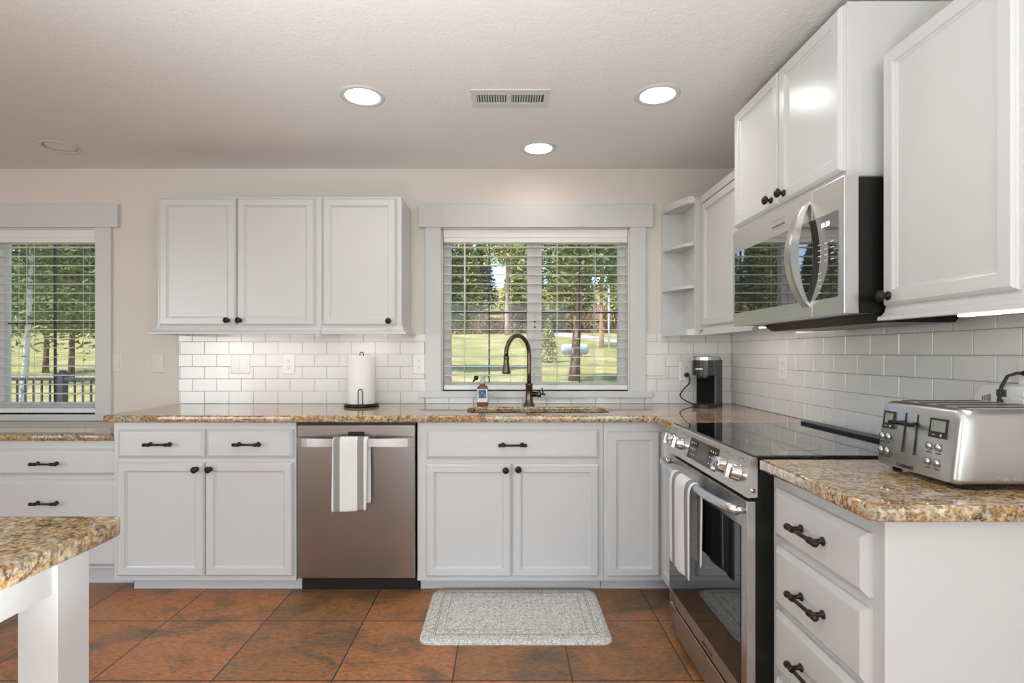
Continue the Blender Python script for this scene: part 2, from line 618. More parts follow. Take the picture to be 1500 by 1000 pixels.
# ------------------------------------------------------------------ windows
def make_window(idx, W, mull, z_in, vm, hm, sill_ext, apron):
    x0, x1, z0, z1 = W
    r = empty('window_%d' % idx, ((x0 + x1) / 2, YB, z0), kind='structure')
    m = MB()
    m.box(x0 - .138, x1 + .142, YB - .026, YB, z1, z1 + .143, .003)
    m.build('header_trim', M['trim'], r)
    m = MB()
    m.box(x0 - .0966, x0, YB - .02, YB, z0, z1, .002)
    m.box(x1, x1 + .097, YB - .02, YB, z0, z1, .002)
    m.build('side_casing', M['trim'], r)
    m = MB()
    m.box(x0 - sill_ext, x1 + sill_ext, YB - .03, YB + .09, z0 - .038, z0, .003)
    m.build('sill', M['trim'], r)
    # jamb lining
    m = MB()
    m.box(x0, x0 + .008, YB, YB + .10, z0, z1); m.box(x1 - .008, x1, YB, YB + .10, z0, z1)
    m.box(x0, x1, YB, YB + .10, z1 - .008, z1)
    m.build('jamb', M['trim'], r)
    # vinyl frame and sashes
    ya, yb = YB + .075, YB + .125
    fw = .052
    m = MB()
    m.box(x0, x0 + fw, ya, yb, z0, z1, .003); m.box(x1 - fw, x1, ya, yb, z0, z1, .003)
    m.box(x0 + fw, x1 - fw, ya, yb, z0, z_in, .003); m.box(x0 + fw, x1 - fw, ya, yb, z1 - .06, z1, .003)
    for mx in mull:
        m.box(mx - .046, mx + .046, ya - .004, yb, z0, z1, .003)
        m.box(mx - .003, mx + .003, ya - .010, ya, z0 + .03, z1 - .03)
    m.build('frame', M['vinyl'], r)
    edges = [x0 + fw] + [e for mx in mull for e in (mx - .046, mx + .046)] + [x1 - fw]
    for k in range(0, len(edges), 2):
        a, b = edges[k], edges[k + 1]
        m = MB(); m.box(a, b, yb - .022, yb - .018, z_in, z1 - .06)
        pn = m.build('pane', M['pane'], r)
        m = MB()
        for f in vm:
            cx = a + (b - a) * f
            m.box(cx - .0045, cx + .0045, yb - .027, yb - .013, z_in, z1 - .06)
        for z in hm:
            m.box(a, b, yb - .027, yb - .013, z - .004, z + .004)
        m.build('muntin', M['muntin'], pn)
    return r


win1 = make_window(1, W1, [.185], 1.036, [.5], [1.48], .137, False)
win2 = make_window(2, W2, [-3.215], .900, [.5], [1.41], .137, False)
m = MB()
m.tube([(-.20, 3.40, 1.045), (-.185, 3.375, 1.065)], .006, 8)
m.lathe([(0, -.014), (.014, -.012), (.016, 0), (.014, .012), (0, .014)], (-.182, 3.37, 1.068), 'X', 12)
m.build('crank_handle', M['black'], win1)
m = MB()
for z in (1.42, 1.385):
    m.lathe([(0, 0), (.006, 0), (.006, .006), (0, .006)], (.187, YB + .068, z), '-Y', 10)
m.build('latch_screw', M['dark'], win1)


def make_blind(x0, x1, z0, z1, label, cords, wand):
    r = empty('window_blind', ((x0 + x1) / 2, YB + .04, z0), label, 'blind')
    m = MB()
    m.box(x0, x1, YB + .006, YB + .068, z1 - .088, z1 - .006, .004)
    m.box(x0, x1, YB + .002, YB + .008, z1 - .058, z1 - .010, .002)
    m.build('head_rail', M['blind'], r)
    m = MB()
    z = z1 - .112
    while z > z0 + .045:
        R = Matrix.Translation((0, YB + .038, z)) @ Matrix.Rotation(math.radians(3.0), 4, 'X')
        m.box(x0 + .004, x1 - .004, -.025, .025, -.0014, .0014, R=R)
        z -= .0571
    m.build('slat_panel', M['blind'], r)
    m = MB(); m.box(x0, x1, YB + .012, YB + .064, z0 + .004, z0 + .034, .004)
    m.build('bottom_rail', M['blind'], r)
    for cx in cords:
        m = MB()
        for yy in (YB + .012, YB + .064):
            m.tube([(cx, yy, z0 + .03), (cx, yy, z1 - .08)], .0011, 6)
        m.box(cx - .012, cx + .012, YB + .008, YB + .012, z0 + .006, z0 + .026, .001)
        m.build('ladder_cord', M['blind'], r)
    m = MB(); m.tube([(wand, YB - .002, z1 - .08), (wand, YB - .004, z1 - .62)], .0042, 8)
    m.build('tilt_wand', M['blind'], r)
    return r


make_blind(W1[0] + .012, W1[1] - .010, W1[2] + .002, W1[3], 'white slatted blind, opened flat, in the window above the sink', [-.255, .035, .325, .56], -.25)
make_blind(W2[0] + .012, W2[1] - .012, W2[2] + .002, W2[3], 'white slatted blind, opened flat, in the window at far left above the low counter', [-3.6, -3.02, -2.97, -2.62], -3.14)

# ------------------------------------------------------------------ hardware meshes
m = MB()
m.lathe([(.0, 0), (.0125, 0), (.0125, .003), (.0085, .005), (.0062, .009), (.0062, .014), (.013, .018), (.0162, .023), (.0165, .027), (.0135, .031), (.011, .0315), (.010, .033), (0, .0345)], (0, 0, 0), '-Y', 20)
KNOB = m.mesh('knob', M['bronze'])
m = MB()
yb_ = -.030
m.tube([(-.060, yb_, 0), (.060, yb_, 0)], .0052, 12)
for s in (-1, 1):
    m.lathe([(0, 0), (.010, 0), (.011, .002), (.0105, .004), (.006, .006), (.0055, .024), (.008, .027), (.0085, .033), (0, .035)], (s * .048, 0, 0), '-Y', 16)
    ax = 'X' if s > 0 else '-X'
    m.lathe([(0, .036), (.0085, .037), (.0088, .044), (.0065, .046), (.0065, .056), (.0085, .058), (.0092, .063), (.0085, .068), (.005, .0715), (0, .072)], (0, yb_, 0), ax, 16)
PULL = m.mesh('pull_handle', M['bronze'])

DOOR = [(0, 0), (0, .010), (.003, .0125), (.0035, .0155), (.009, .0200), (.040, .0200), (.0425, .0185), (.0440, .0130), (.0495, .0110), (.0505, .0085)]
DRAWER = [(0, 0), (0, .009), (.003, .0115), (.0045, .0125), (.014, .0195), (.017, .0200)]


class Cab:
    """cabinet in a local frame: x along the front, y 0 at the face frame going back, z up"""

    def __init__(self, label, T, w_, d, z0, z1, rot=0, toe=None, cat='cabinet', name='kitchen_cabinet', group=None):
        self.T = T
        self.rot = rot
        self.name = name
        self.r = empty(name, T @ Vector((w_ / 2, d / 2, 0 if toe else z0)), label, cat, group)
        m = MB(T)
        m.box(0, w_, 0, d, z0, z1, .0015, 1)
        self.body = m.build('carcass', M['cab'], self.r)
        if toe:
            m = MB(T)
            m.box(toe[0], w_ - toe[1], .075, .095, 0, z0)
            m.build('toe_kick', M['cab'], self.r)

    def door(self, x0, x1, z0, z1, knob=None, prof=DOOR, name='door'):
        m = MB(self.T); m.panel(x0, x1, z0, z1, 0, prof)
        d = m.build(name, M['cab'], self.r, at=self.T @ Vector(((x0 + x1) / 2, 0, z0)))
        if knob:
            put('knob', KNOB, None, d, self.T @ Vector((knob[0], -.0198, knob[1])), (0, 0, math.radians(self.rot)))
        return d

    def drawer(self, x0, x1, z0, z1, pull=True, pz=None):
        d = self.door(x0, x1, z0, z1, None, DRAWER, 'drawer')
        if pull:
            put('pull_handle', PULL, None, d, self.T @ Vector(((x0 + x1) / 2, -.0198, pz if pz else (z0 + z1) / 2)), (0, 0, math.radians(self.rot)))
        return d

    def rail(self, path, z, prof=None):
        m = MB(self.T)
        pr = prof or [(0, .052), (.004, .052), (.005, .040), (.008, .034), (.010, .024), (.020, .013), (.030, .010), (.031, 0), (0, 0)]
        m.sweep(path, [(o, z + h) for o, h in pr])
        return m.build('light_rail', M['cab'], self.r)


YF = 2.72
BODY0, BODY1 = .0725, CT - .036
dep = YB - YF - .002

# low desk drawers under the left window
c = Cab('low white drawer cabinet under the far left window', RZ(0, (-2.74, 2.79, 0)), .760, YB - 2.79 - .002, .105, .770, toe=(0, 0))
c.drawer(.015, .752, .592, .727, pz=.655)
c.drawer(.015, .752, .122, .570, pz=.452)
c = Cab('low white drawer cabinet beyond the first one, cut off by the left edge', RZ(0, (-3.60, 2.79, 0)), .858, YB - 2.79 - .002, .105, .770, toe=(0, 0))
c.drawer(.015, .85, .592, .727, pz=.655)
c.drawer(.015, .85, .122, .570, pz=.452)

# base cabinet left of the dishwasher
ox = -1.978
c = Cab('white base cabinet with two drawers over two doors, left of the dishwasher', RZ(0, (ox, YF, 0)), .923, dep, BODY0, BODY1, toe=(.05, 0))
c.drawer(-1.949 - ox, -1.512 - ox, .694, .838)
c.drawer(-1.504 - ox, -1.068 - ox, .694, .838)
c.door(-1.954 - ox, -1.514 - ox, .100, .672, (-1.549 - ox, .640))
c.door(-1.508 - ox, -1.068 - ox, .100, .672, (-1.480 - ox, .640))

# sink base
ox = -.443
c = Cab('white sink base cabinet with one wide drawer front over two doors, under the sink', RZ(0, (ox, YF, 0)), .937, dep, BODY0, BODY1 - .26 * 0, toe=(.004, 0))
SINKCAB = c
c.drawer(-.397 - ox, .472 - ox, .690, .838, pz=.763)
c.door(-.399 - ox, .031 - ox, .098, .666, (.003 - ox, .637))
c.door(.037 - ox, .472 - ox, .098, .666, (.066 - ox, .641))

# corner base: L-shaped
r = empty('kitchen_cabinet', (.95, 2.9, 0), 'white corner base cabinet with one narrow door, between the sink cabinet and the range', 'cabinet')
m = MB()
m.box(.496, .80, YF, YF + .02, BODY0, BODY1)
m.box(.80, .82, 2.366, YF + .02, BODY0, BODY1)
m.box(.82, XR - .002, 2.366, 2.384, BODY0, BODY1)
m.build('carcass', M['cab'], r)
m = MB(); m.box(.497, 1.3, YF + .075, YF + .095, 0, BODY0 - .001)
m.build('toe_kick', M['cab'], r)
m = MB(); m.panel(.517, .778, .098, .828, YF, DOOR)
m.build('door', M['cab'], r)
m = MB(RZ(-90, (.80, YF, 0))); m.panel(.026, .335, .098, .828, 0, DOOR)
m.build('door', M['cab'], r)

# right-hand drawer stack
c = Cab('white four-drawer base cabinet at right, next to the range', RZ(-90, (.80, 1.602, 0)), .466, XR - .80 - .002, BODY0, BODY1, rot=-90, toe=(0, 0))
for z0, z1 in ((.690, .831), (.4955, .666), (.308, .480), (.115, .284)):
    c.drawer(.036, .432, z0, z1)
m = MB(); m.box(.7985, XR - .002, 1.131, 1.1365, 0.0, BODY1, .001, 1)
m.build('end_panel', M['cab'], c.r)

# upper cabinets on the back wall
UF = 3.03
ud = YB - UF - .002
UZ0, UZ1 = 1.3515, 2.103
ox = -1.957
c = Cab('white wall cabinet with two doors, on the back wall beside the left window', RZ(0, (ox, UF, 0)), .925, ud, UZ0, UZ1)
c.door(-1.940 - ox, -1.510 - ox, 1.378, 2.090, (-1.551 - ox, 1.405))
c.door(-1.502 - ox, -1.070 - ox, 1.378, 2.090, (-1.484 - ox, 1.405))
c.rail([(0, ud - .001), (0, 0), (.925, 0)], 1.329)
ox = -1.030
c = Cab('white wall cabinet with a single door, left of the sink window', RZ(0, (ox, UF, 0)), .447, ud, UZ0, UZ1)
c.door(-1.022 - ox, -.612 - ox, 1.378, 2.090, (-.650 - ox, 1.401))
c.rail([(0, 0), (.447, 0), (.447, ud - .001)], 1.329)

# corner wall cabinet on the right wall
c = Cab('white single-door wall cabinet in the right corner above the coffee maker', RZ(-90, (1.118, 3.326, 0)), .958, XR - 1.118 - .002, UZ0, 2.108, rot=-90)
c.door(.315, .93, 1.372, 2.058)
m = MB(RZ(-90, (1.118, 3.326, 0))); m.box(.282, .958, -.012, 0, 2.066, 2.108, .002)
m.build('crown_strip', M['cab'], c.r)
m = MB(RZ(-90, (1.118, 3.326, 0)))
m.sweep([(.310, 0), (.958, 0)], [(o, 1.322 + h) for o, h in [(0, .046), (.004, .046), (.006, .034), (.010, .024), (.020, .015), (.030, .010), (.031, 0), (0, 0)]])
m.build('light_rail', M['cab'], c.r)

# open shelf unit between window and corner cabinet
r = empty('corner_shelf', (1.03, 3.25, 1.33), 'white open corner shelf with four clipped boards, right of the sink window', 'shelf')
m = MB(); m.box(1.076, 1.1165, 3.05, 3.07, 1.352, 2.108, .001, 1)
m.build('corner_stile', M['cab'], r)
m = MB(); m.box(.963, 1.096, YB - .014, YB - .001, 1.34, 2.10)
m.build('back_panel', M['cab'], r)
m = MB(); m.box(1.096, 1.1165, 3.071, YB - .001, 1.34, 2.10)
m.build('side_panel', M['cab'], r)
OUT = [(1.096, YB - .014), (.963, YB - .014), (.966, 3.29), (.992, 3.19), (1.044, 3.068), (1.076, 3.056), (1.096, 3.0715)]
SH = [(1.096, YB - .014), (.966, YB - .014), (.970, 3.28), (.996, 3.19), (1.040, 3.105), (1.074, 3.078), (1.096, 3.075)]
for z0, z1, o in ((2.076, 2.116, OUT), (1.838, 1.856, SH), (1.594, 1.612, SH), (1.338, 1.362, SH)):
    m = MB(); m.prism(o, z0, z1); m.build('shelf_board', M['cab'], r)
m = MB()
m.sweep([(.963, YB - .002), (.966, 3.28), (.992, 3.19), (1.040, 3.075), (1.076, 3.054), (1.100, 3.052)], [(-o, 1.324 + h) for o, h in [(0, .034), (.004, .034), (.008, .020), (.020, .011), (.022, 0), (0, 0)]])
m.build('light_rail', M['cab'], r)

# cabinet over the microwave
MX = 1.02
c = Cab('tall-mounted white two-door cabinet above the microwave', RZ(-90, (MX, 2.362, 0)), .760, XR - MX - .002, 1.748, 2.270, rot=-90)
c.door(.008, .386, 1.768, 2.262, (.340, 1.796))
c.door(.390, .752, 1.768, 2.262, (.432, 1.796))
m = MB(); m.box(1.056, 1.3, 1.5995, 1.6022, 1.75, 2.268)
m.build('side_skin', M['cab'], c.r)

# wall cabinet at the right edge
NX = 1.110
c = Cab('large white wall cabinet at the right edge of the view, right of the microwave', RZ(-90, (NX, 1.560, 0)), .445, XR - NX - .002, 1.338, 2.090, rot=-90)
c.door(.002, .408, 1.358, 2.086, (.030, 1.385))
c.rail([(0, 0), (.445, 0), (.445, XR - NX - .01)], 1.316)

# ------------------------------------------------------------------ worktops
def rrect(x0, x1, y0, y1, r, n=6):
    pts = []
    for cx, cy, a in ((x1 - r, y1 - r, 0), (x0 + r, y1 - r, 90), (x0 + r, y0 + r, 180), (x1 - r, y0 + r, 270)):
        pts += arc(cx, cy, r, a, a + 90, n)
    return pts


CB = CT - .035
hole = rrect(-.205, .565, 2.800, 3.125, .085, 8)
inner = arc(.80 - .01, 2.655 - .01 + .0, .04, 90, 180, 6)
main = [(-2.017, YB - .0065), (-2.017, 2.705)] + arc(-1.997, 2.705, .02, 180, 270, 4)[1:] + [(.71, 2.685)] + arc(.71, 2.645, .04, 90, 0, 5)[1:] + [(.75, 2.366), (XR - .0065, 2.366), (XR - .0065, YB - .0065)]
o = slab('granite_countertop', main, CB, CT, .008, M['granite'], [hole])
props(o, 'long gold granite worktop with the sink cut-out, along the back wall', 'countertop')
o = slab('granite_countertop', [(.75, 1.585)] + [(.75, 1.115), (.765, 1.098)] + [(XR - .0065, 1.098), (XR - .0065, 1.585)], CB, CT, .008, M['granite'])
props(o, 'short gold granite worktop under the toaster, right of the range', 'countertop')
o = slab('granite_countertop', [(-3.62, YB - .004), (-3.62, 2.76), (-1.982, 2.76), (-1.982, YB - .004)], .771, .805, .008, M['granite'])
props(o, 'low gold granite desk top below the far left window', 'countertop')
o = slab('granite_countertop', [(-2.2, 1.042), (-2.2, -.15), (-.732, -.15), (-.732, 1.022), (-.742, 1.038), (-.752, 1.042)], CB - .002, CT - .002, .008, M['granite'])
props(o, 'gold granite island top jutting in at the lower left', 'countertop')

# island frame
r = empty('kitchen_island', (-1.45, .45, 0), 'white island frame with square leg and apron under the granite top at lower left', 'island')
ZI = CB - .0035
for x, y in ((-.828, .912), (-2.15, .912), (-.828, -.12), (-2.15, -.12)):
    m = MB(); m.box(x, x + .068, y, y + .072, 0, ZI, .002, 1)
    m.build('leg', M['cab'], r)
m = MB(); m.box(-.790, -.768, -.05, .913, .812, ZI, .001, 1)
m.build('apron', M['cab'], r)
m = MB(); m.box(-2.09, -.828, .940, .960, .812, ZI, .001, 1)
m.build('apron', M['cab'], r)

# ------------------------------------------------------------------ sink and faucet
r = empty('kitchen_sink', (.18, 2.96, CT - .23), 'stainless double-bowl sink set under the granite below the window', 'sink')


def bowl(x0, x1, y0, y1, d, name, rr):
    m = MB()
    zt = CB - .001
    L = []
    for ins, z in ((-.012, zt), (0, zt), (.004, zt - .02), (.012, zt - d + .03), (.03, zt - d)):
        L.append([(x, y, z) for x, y in rrect(x0 + ins, x1 - ins, y0 + ins, y1 - ins, rr, 6)])
    m.rings(L, cap0=False, smooth=True)
    b = m.build(name, M['steelv'], r)
    m = MB(); m.lathe([(0, .001), (.04, .001), (.042, .004), (.03, .005), (.0, .003)], ((x0 + x1) / 2, (y0 + y1) / 2 + .03, zt - d), 'Z', 20)
    m.build('drain', M['chrome'], b)


bowl(-.212, .158, 2.79, 3.13, .20, 'bowl', .08)
bowl(.184, .572, 2.79, 3.13, .17, 'bowl', .08)
m = MB(); m.box(.146, .196, 2.83, 3.09, CB - .012, CB - .0025, .004)
m.build('divider', M['steelv'], r)
# hollow the cabinet under the bowls
me = SINKCAB.body.data
b = bmesh.new()
T = SINKCAB.T
mm = MB(T)
mm.box(0, .937, 0, .02, BODY0, BODY1)
mm.box(0, .018, .02, dep, BODY0, BODY1)
mm.box(.919, .937, .02, dep, BODY0, BODY1)
mm.box(.018, .919, .02, dep, BODY0, BODY0 + .018)
nm = mm.mesh('carcass', M['cab'], wl(SINKCAB.r))
SINKCAB.body.data = nm
b.free()

fx, fy = .142, 3.195
r = empty('kitchen_faucet', (fx, fy, CT), 'dark bronze gooseneck faucet behind the sink', 'faucet')
m = MB()
m.lathe([(0, 0), (.034, 0), (.034, .004), (.029, .010), (.024, .024), (.0215, .040), (.0205, .060), (.0205, .118), (.023, .122), (.023, .128), (.016, .134), (.0, .134)], (fx, fy, CT), 'Z', 24)
m.build('body', M['faucet'], r)
dx, dy = -.63, -.777
R0 = .108
pts = [(fx, fy, CT + .128), (fx, fy, CT + .20), (fx, fy, CT + .26)]
zc = CT + .305
for i in range(0, 15):
    a = PI - i * (PI + .12) / 14
    rr = R0 + R0 * math.cos(a)
    pts.append((fx + dx * rr, fy + dy * rr, zc + R0 * math.sin(a)))
m = MB(); m.tube(pts, .0125, 14)
sp = m.build('spout', M['faucet'], r)
e = Vector(pts[-1])
dirv = (Vector(pts[-1]) - Vector(pts[-2])).normalized()
a1 = dirv.cross(Vector((0, 0, 1))).normalized(); a2 = dirv.cross(a1)
m = MB(); m.lathe([(0, -.004), (.0165, -.003), (.0168, .006), (.0150, .012), (.0170, .040), (.0235, .085), (.0245, .094), (.020, .096), (0, .094)], e, (a1, a2, dirv), 20)
m.build('spray_head', M['faucet'], r)
m = MB()
hz = CT + .068
m.tube([(fx + .015, fy, hz), (fx + .050, fy, hz), (fx + .052, fy, hz), (fx + .066, fy, hz), (fx + .072, fy, hz)], [.0155, .0155, .019, .019, .012], 16)
hb = m.build('handle_hub', M['faucet'], r)
m = MB()
m.tube([(fx + .070, fy, hz), (fx + .086, fy - .004, hz + .002), (fx + .094, fy - .006, hz - .006)], [.0055, .006, .0085], 10)
m.tube([(fx + .085, fy - .004, hz), (fx + .080, fy - .006, hz + .022), (fx + .076, fy - .008, hz + .036)], [.005, .0045, .008], 10)
m.build('lever', M['faucet'], hb)

# soap bottle
sx, sy = -.135, 3.215
r = empty('soap_bottle', (sx, sy, CT), 'pump soap bottle with a blue and white label, left of the faucet', 'soap bottle')


def oval(rx, ry, z, n=20, pw=3.2):
    L = []
    for i in range(n):
        a = 2 * PI * i / n
        c_, s_ = math.cos(a), math.sin(a)
        k = (abs(c_) ** pw + abs(s_) ** pw) ** (-1 / pw)
        L.append((sx + rx * c_ * k, sy + ry * s_ * k, z))
    return L


m = MB()
m.rings([oval(.033, .021, CT + z) if abs(z) > .002 else oval(.030, .019, CT + z) for z in (.0005, .004, .10)] + [oval(.028, .018, CT + .114), oval(.016, .013, CT + .122), oval(.014, .012, CT + .130)], smooth=False)
m.build('bottle', M['soap'], r)
m = MB(); m.box(sx - .030, sx + .030, sy - .0222, sy - .0212, CT + .020, CT + .098)
lb = m.build('label', M['label'], r)
m = MB(); m.box(sx - .024, sx + .022, sy - .0228, sy - .0222, CT + .044, CT + .094)
m.build('label_print', M['labelblue'], lb)
m = MB()
m.lathe([(0, .130), (.019, .130), (.019, .146), (.013, .150), (.011, .168), (.014, .172), (.014, .182), (0, .184)], (sx, sy, CT), 'Z', 18)
m.tube([(sx, sy, CT + .178), (sx + .02, sy - .008, CT + .180), (sx + .036, sy - .014, CT + .174)], .006, 8)
m.build('pump', M['pump'], r)

# ------------------------------------------------------------------ dishwasher
dx0, dx1 = -1.052, -.446
r = empty('dishwasher', ((dx0 + dx1) / 2, 3.0, 0), 'stainless steel dishwasher with a towel on its bar, between the white base cabinets', 'dishwasher')
m = MB(); m.box(dx0 + .006, dx1 - .006, 2.735, YB - .03, .10, BODY1 - .002)
m.build('tub', M['black'], r)
m = MB(); m.box(dx0 + .007, dx1 - .007, 2.700, 2.734, .092, .860, .004)
dw = m.build('door', M['steel_dw'], r)
xm = (dx0 + dx1) / 2
N = 20
L = []
for i in range(N + 1):
    t_ = i / N
    x = dx0 + .010 + t_ * (dx1 - dx0 - .020)
    b_ = .052 * (1 - (2 * t_ - 1) ** 2) ** .8
    zt, zb = .802 + .003 * math.sin(PI * t_), .750 + .010 * math.sin(PI * t_)
    yy = 2.699 - b_
    L.append([(x, yy, zb), (x, yy - .010, zb + .003), (x, yy - .012, zt - .004), (x, yy - .002, zt)])
m = MB(); m.rings(L)
m.build('bar_handle', M['steel'], dw)
m = MB(); m.box(-.789, -.706, 2.6985, 2.7005, .808, .828, .001, 1)
m.build('display_window', M['glass_black'], dw)
m = MB(); m.box(dx0 + .004, dx1 - .004, 2.702, 2.735, .861, BODY1 - .001)
m.build('control_edge', M['black'], r)
m = MB(); m.box(dx0 + .001, dx1 - .001, 2.785, 2.80, .0, .091)
m.build('kick_plate', M['black'], r)


def towel(name, label, T, width, prof, material, ripple, skew=0.0, back_shift=0.0):
    """prof: (y,z) path over the bar in local frame, x across"""
    r = None
    m = MB(T)
    nx = 14
    vs, fs = [], []
    n = len(prof)
    for k, (y, z, b) in enumerate(prof):
        for i in range(nx + 1):
            u = i / nx
            x = (u - .5) * width + skew * (1 - k / n) + back_shift * b
            drop = max(0.0, min(1.0, (prof[n // 2][1] - z) / .3))
            yy = y + ripple * drop * math.sin(u * 9.0 + b * 2.0) + ripple * .5 * drop * math.sin(u * 17 + 1)
            zz = z - (.010 * drop * (1 - u) if b < .5 else -.008 * u * drop)
            vs.append((x, yy, zz))
    for k in range(n - 1):
        for i in range(nx):
            a = k * (nx + 1) + i
            fs.append([a, a + 1, a + nx + 2, a + nx + 1])
    m._add(vs, fs, True)
    o = m.build(name, material, None)
    sd = o.modifiers.new('thick', 'SOLIDIFY'); sd.thickness = .005; sd.offset = 0
    sb = o.modifiers.new('soft', 'SUBSURF'); sb.levels = 1; sb.render_levels = 1
    props(o, label, 'towel')
    return o


prof = [(2.626, .452 + .035 * i, 0) for i in range(10)] + [(2.627, .795, 0), (2.634, .8095, .2), (2.648, .8115, .5), (2.660, .805, .8), (2.664, .78, 1)] + [(2.666, .75 - .04 * i, 1) for i in range(8)]
towel('dish_towel', 'grey-striped white towel folded over the dishwasher bar', Matrix.Translation((-.752, 0, 0)), .172, prof, M['towel_x'], .002, skew=-.012, back_shift=.004)

# ------------------------------------------------------------------ range
ry0, ry1 = 1.603, 2.363
r = empty('kitchen_range', (1.05, 1.98, 0), 'stainless slide-in electric range with a black glass top', 'range')
m = MB()
m.box(.748, XR - .03, ry0 + .003, ry1 - .003, .025, .898)
for y in (ry0 + .06, ry1 - .06):
    for x in (.80, 1.30):
        m.lathe([(0, 0), (.018, 0), (.018, .03), (0, .03)], (x, y, 0), 'Z', 12)
m.build('oven_body', M['blackmetal'], r)
m = MB(); m.box(.742, 1.284, ry0 + .001, ry1 - .001, .9, .9165, .003)
ck = m.build('cooktop_glass', M['cooktop'], r)
m = MB()
for x, y, rad in ((.93, 1.79, .105), (.93, 2.17, .085), (1.20, 1.79, .075), (1.20, 2.17, .10)):
    for rr in (rad,):
        m = MB()
        n = 40
        m.rings([[(x + (rr + q_) * math.cos(2 * PI * i / n), y + (rr + q_) * math.sin(2 * PI * i / n), .9168) for i in range(n)] for q_ in (0, .0016)], False, False)
    m.build('burner_ring', M['burner'], ck)
m = MB(); m.box(1.286, 1.322, ry0 + .002, ry1 - .018, .899, .928, .004)
m.build('rear_trim', M['blackmetal'], r)
# sloping control panel
m = MB()
m.extr([(.0, 0)], 'Y', 0, 0) if False else None
poly = [(.733, .907), (.746, .912), (.752, .905), (.752, .792), (.722, .790), (.707, .800)]
m.extr(poly, 'Y', ry0, ry1)
cp = m.build('control_panel', M['steel'], r)
nrm = Vector((-(.907 - .800), 0, .733 - .707)).normalized()   # outward
tz = Vector((.733 - .707, 0, .907 - .800)).normalized()
ty = Vector((0, -1, 0))


def onpanel(s, h, d=0.0):
    """s: y world, h: 0..1 up the slope"""
    return Vector((.707, s, .800)) + tz * (h * .110) + nrm * d


def pbox(y0, y1, h0, h1, d0, d1, mb_):
    L = []
    for d in (d0, d1):
        L.append([onpanel(y0, h0, d), onpanel(y1, h0, d), onpanel(y1, h1, d), onpanel(y0, h1, d)])
    mb_.rings(L)


m = MB(); pbox(2.105, 1.825, .17, .88, 0, .0015, m)
dp = m.build('display_panel', M['glass_black'], cp)
m = MB(); pbox(2.01, 1.91, .30, .82, .0015, .002, m)
m.build('display_screen', mat('grey_screen', (.09, .085, .08), .12), dp)
for tri in ((2.08, 2.06, 2.04), (1.89, 1.87, 1.85)):
    m = MB()
    for yy in tri:
        for hh in (.3, .5, .7):
            pbox(yy + .003, yy - .003, hh, hh + .05, .0015, .0019, m)
    m.build('button_print', M['print'], dp)
for yy in (2.30, 2.19, 1.77, 1.66):
    m = MB()
    for k in range(5):
        pbox(yy + .022 - k * .011, yy + .018 - k * .011, .90 if k in (1, 2, 3) else .84, .93 if k in (1, 2, 3) else .87, 0, .0004, m)
    m.build('dial_print', M['darkprint'], cp)
for yy in (2.30, 2.19, 1.77, 1.66):
    m = MB()
    m.lathe([(0, 0), (.0265, 0), (.027, .004), (.0245, .007), (.0235, .026), (.022, .030), (.0, .031)], onpanel(yy, .50), (ty, tz, nrm), 28)
    L = []
    for d in (.029, .041):
        k = .0055 if d > .03 else .0075
        L.append([onpanel(yy, .5, d) + ty * (k * a) + tz * (.021 * b) for a, b in ((-1, -1), (1, -1), (1, 1), (-1, 1))])
    m.rings(L)
    m.build('control_knob', M['chrome'], cp)
# side bolt
m = MB(); m.lathe([(0, 0), (.007, 0), (.007, .003), (0, .004)], (.738, ry0, .812), '-Y', 12)
m.build('bolt', M['chrome'], cp)
# oven door
m = MB()
m.box(.720, .747, ry0 + .001, ry1 - .001, .150, .780, .002)
od = m.build('oven_door', M['steelv'], r)
m = MB(); m.box(.7175, .7215, ry0 + .040, ry1 - .012, .205, .694, .001, 1)
m.build('oven_glass', M['glass_black'], od)
m = MB()
hy0, hy1 = ry0 + .006, ry1 - .006
pts, rs = [], []
for i in range(21):
    t_ = i / 20
    y = hy1 + (hy0 - hy1) * t_
    x = .694 - .032 * (1 - (2 * t_ - 1) ** 4)
    pts.append((x, y, .752)); rs.append(.0145)
m.tube(pts, rs, 14)
for y in (hy0 + .010, hy1 - .010):
    m.tube([(.722, y, .752), (.690, y, .752)], .0125, 12)
m.build('bar_handle', M['steel'], od)
m = MB(); m.box(.722, .747, ry0 + .002, ry1 - .002, .030, .136, .002)
m.build('storage_drawer', M['steelv'], r)
m = MB()
for i in range(9):
    m.box(.7190, .7198, 1.965 - i * .011, 1.958 - i * .011, .166, .174)
m.build('emblem', M['darkprint'], od)

prof = [(.637, .428 + .032 * i, 0) for i in range(10)] + [(.638, .745, 0), (.646, .764, .2), (.660, .7715, .5), (.674, .766, .8), (.681, .745, 1)] + [(.684, .71 - .035 * i, 1) for i in range(8)]
T = RZ(-90, (0, 1.975, 0))
towel('dish_towel', 'grey-striped white towel hanging on the oven door bar', T, .225, prof, M['towel_y'], .0035, skew=0, back_shift=0)

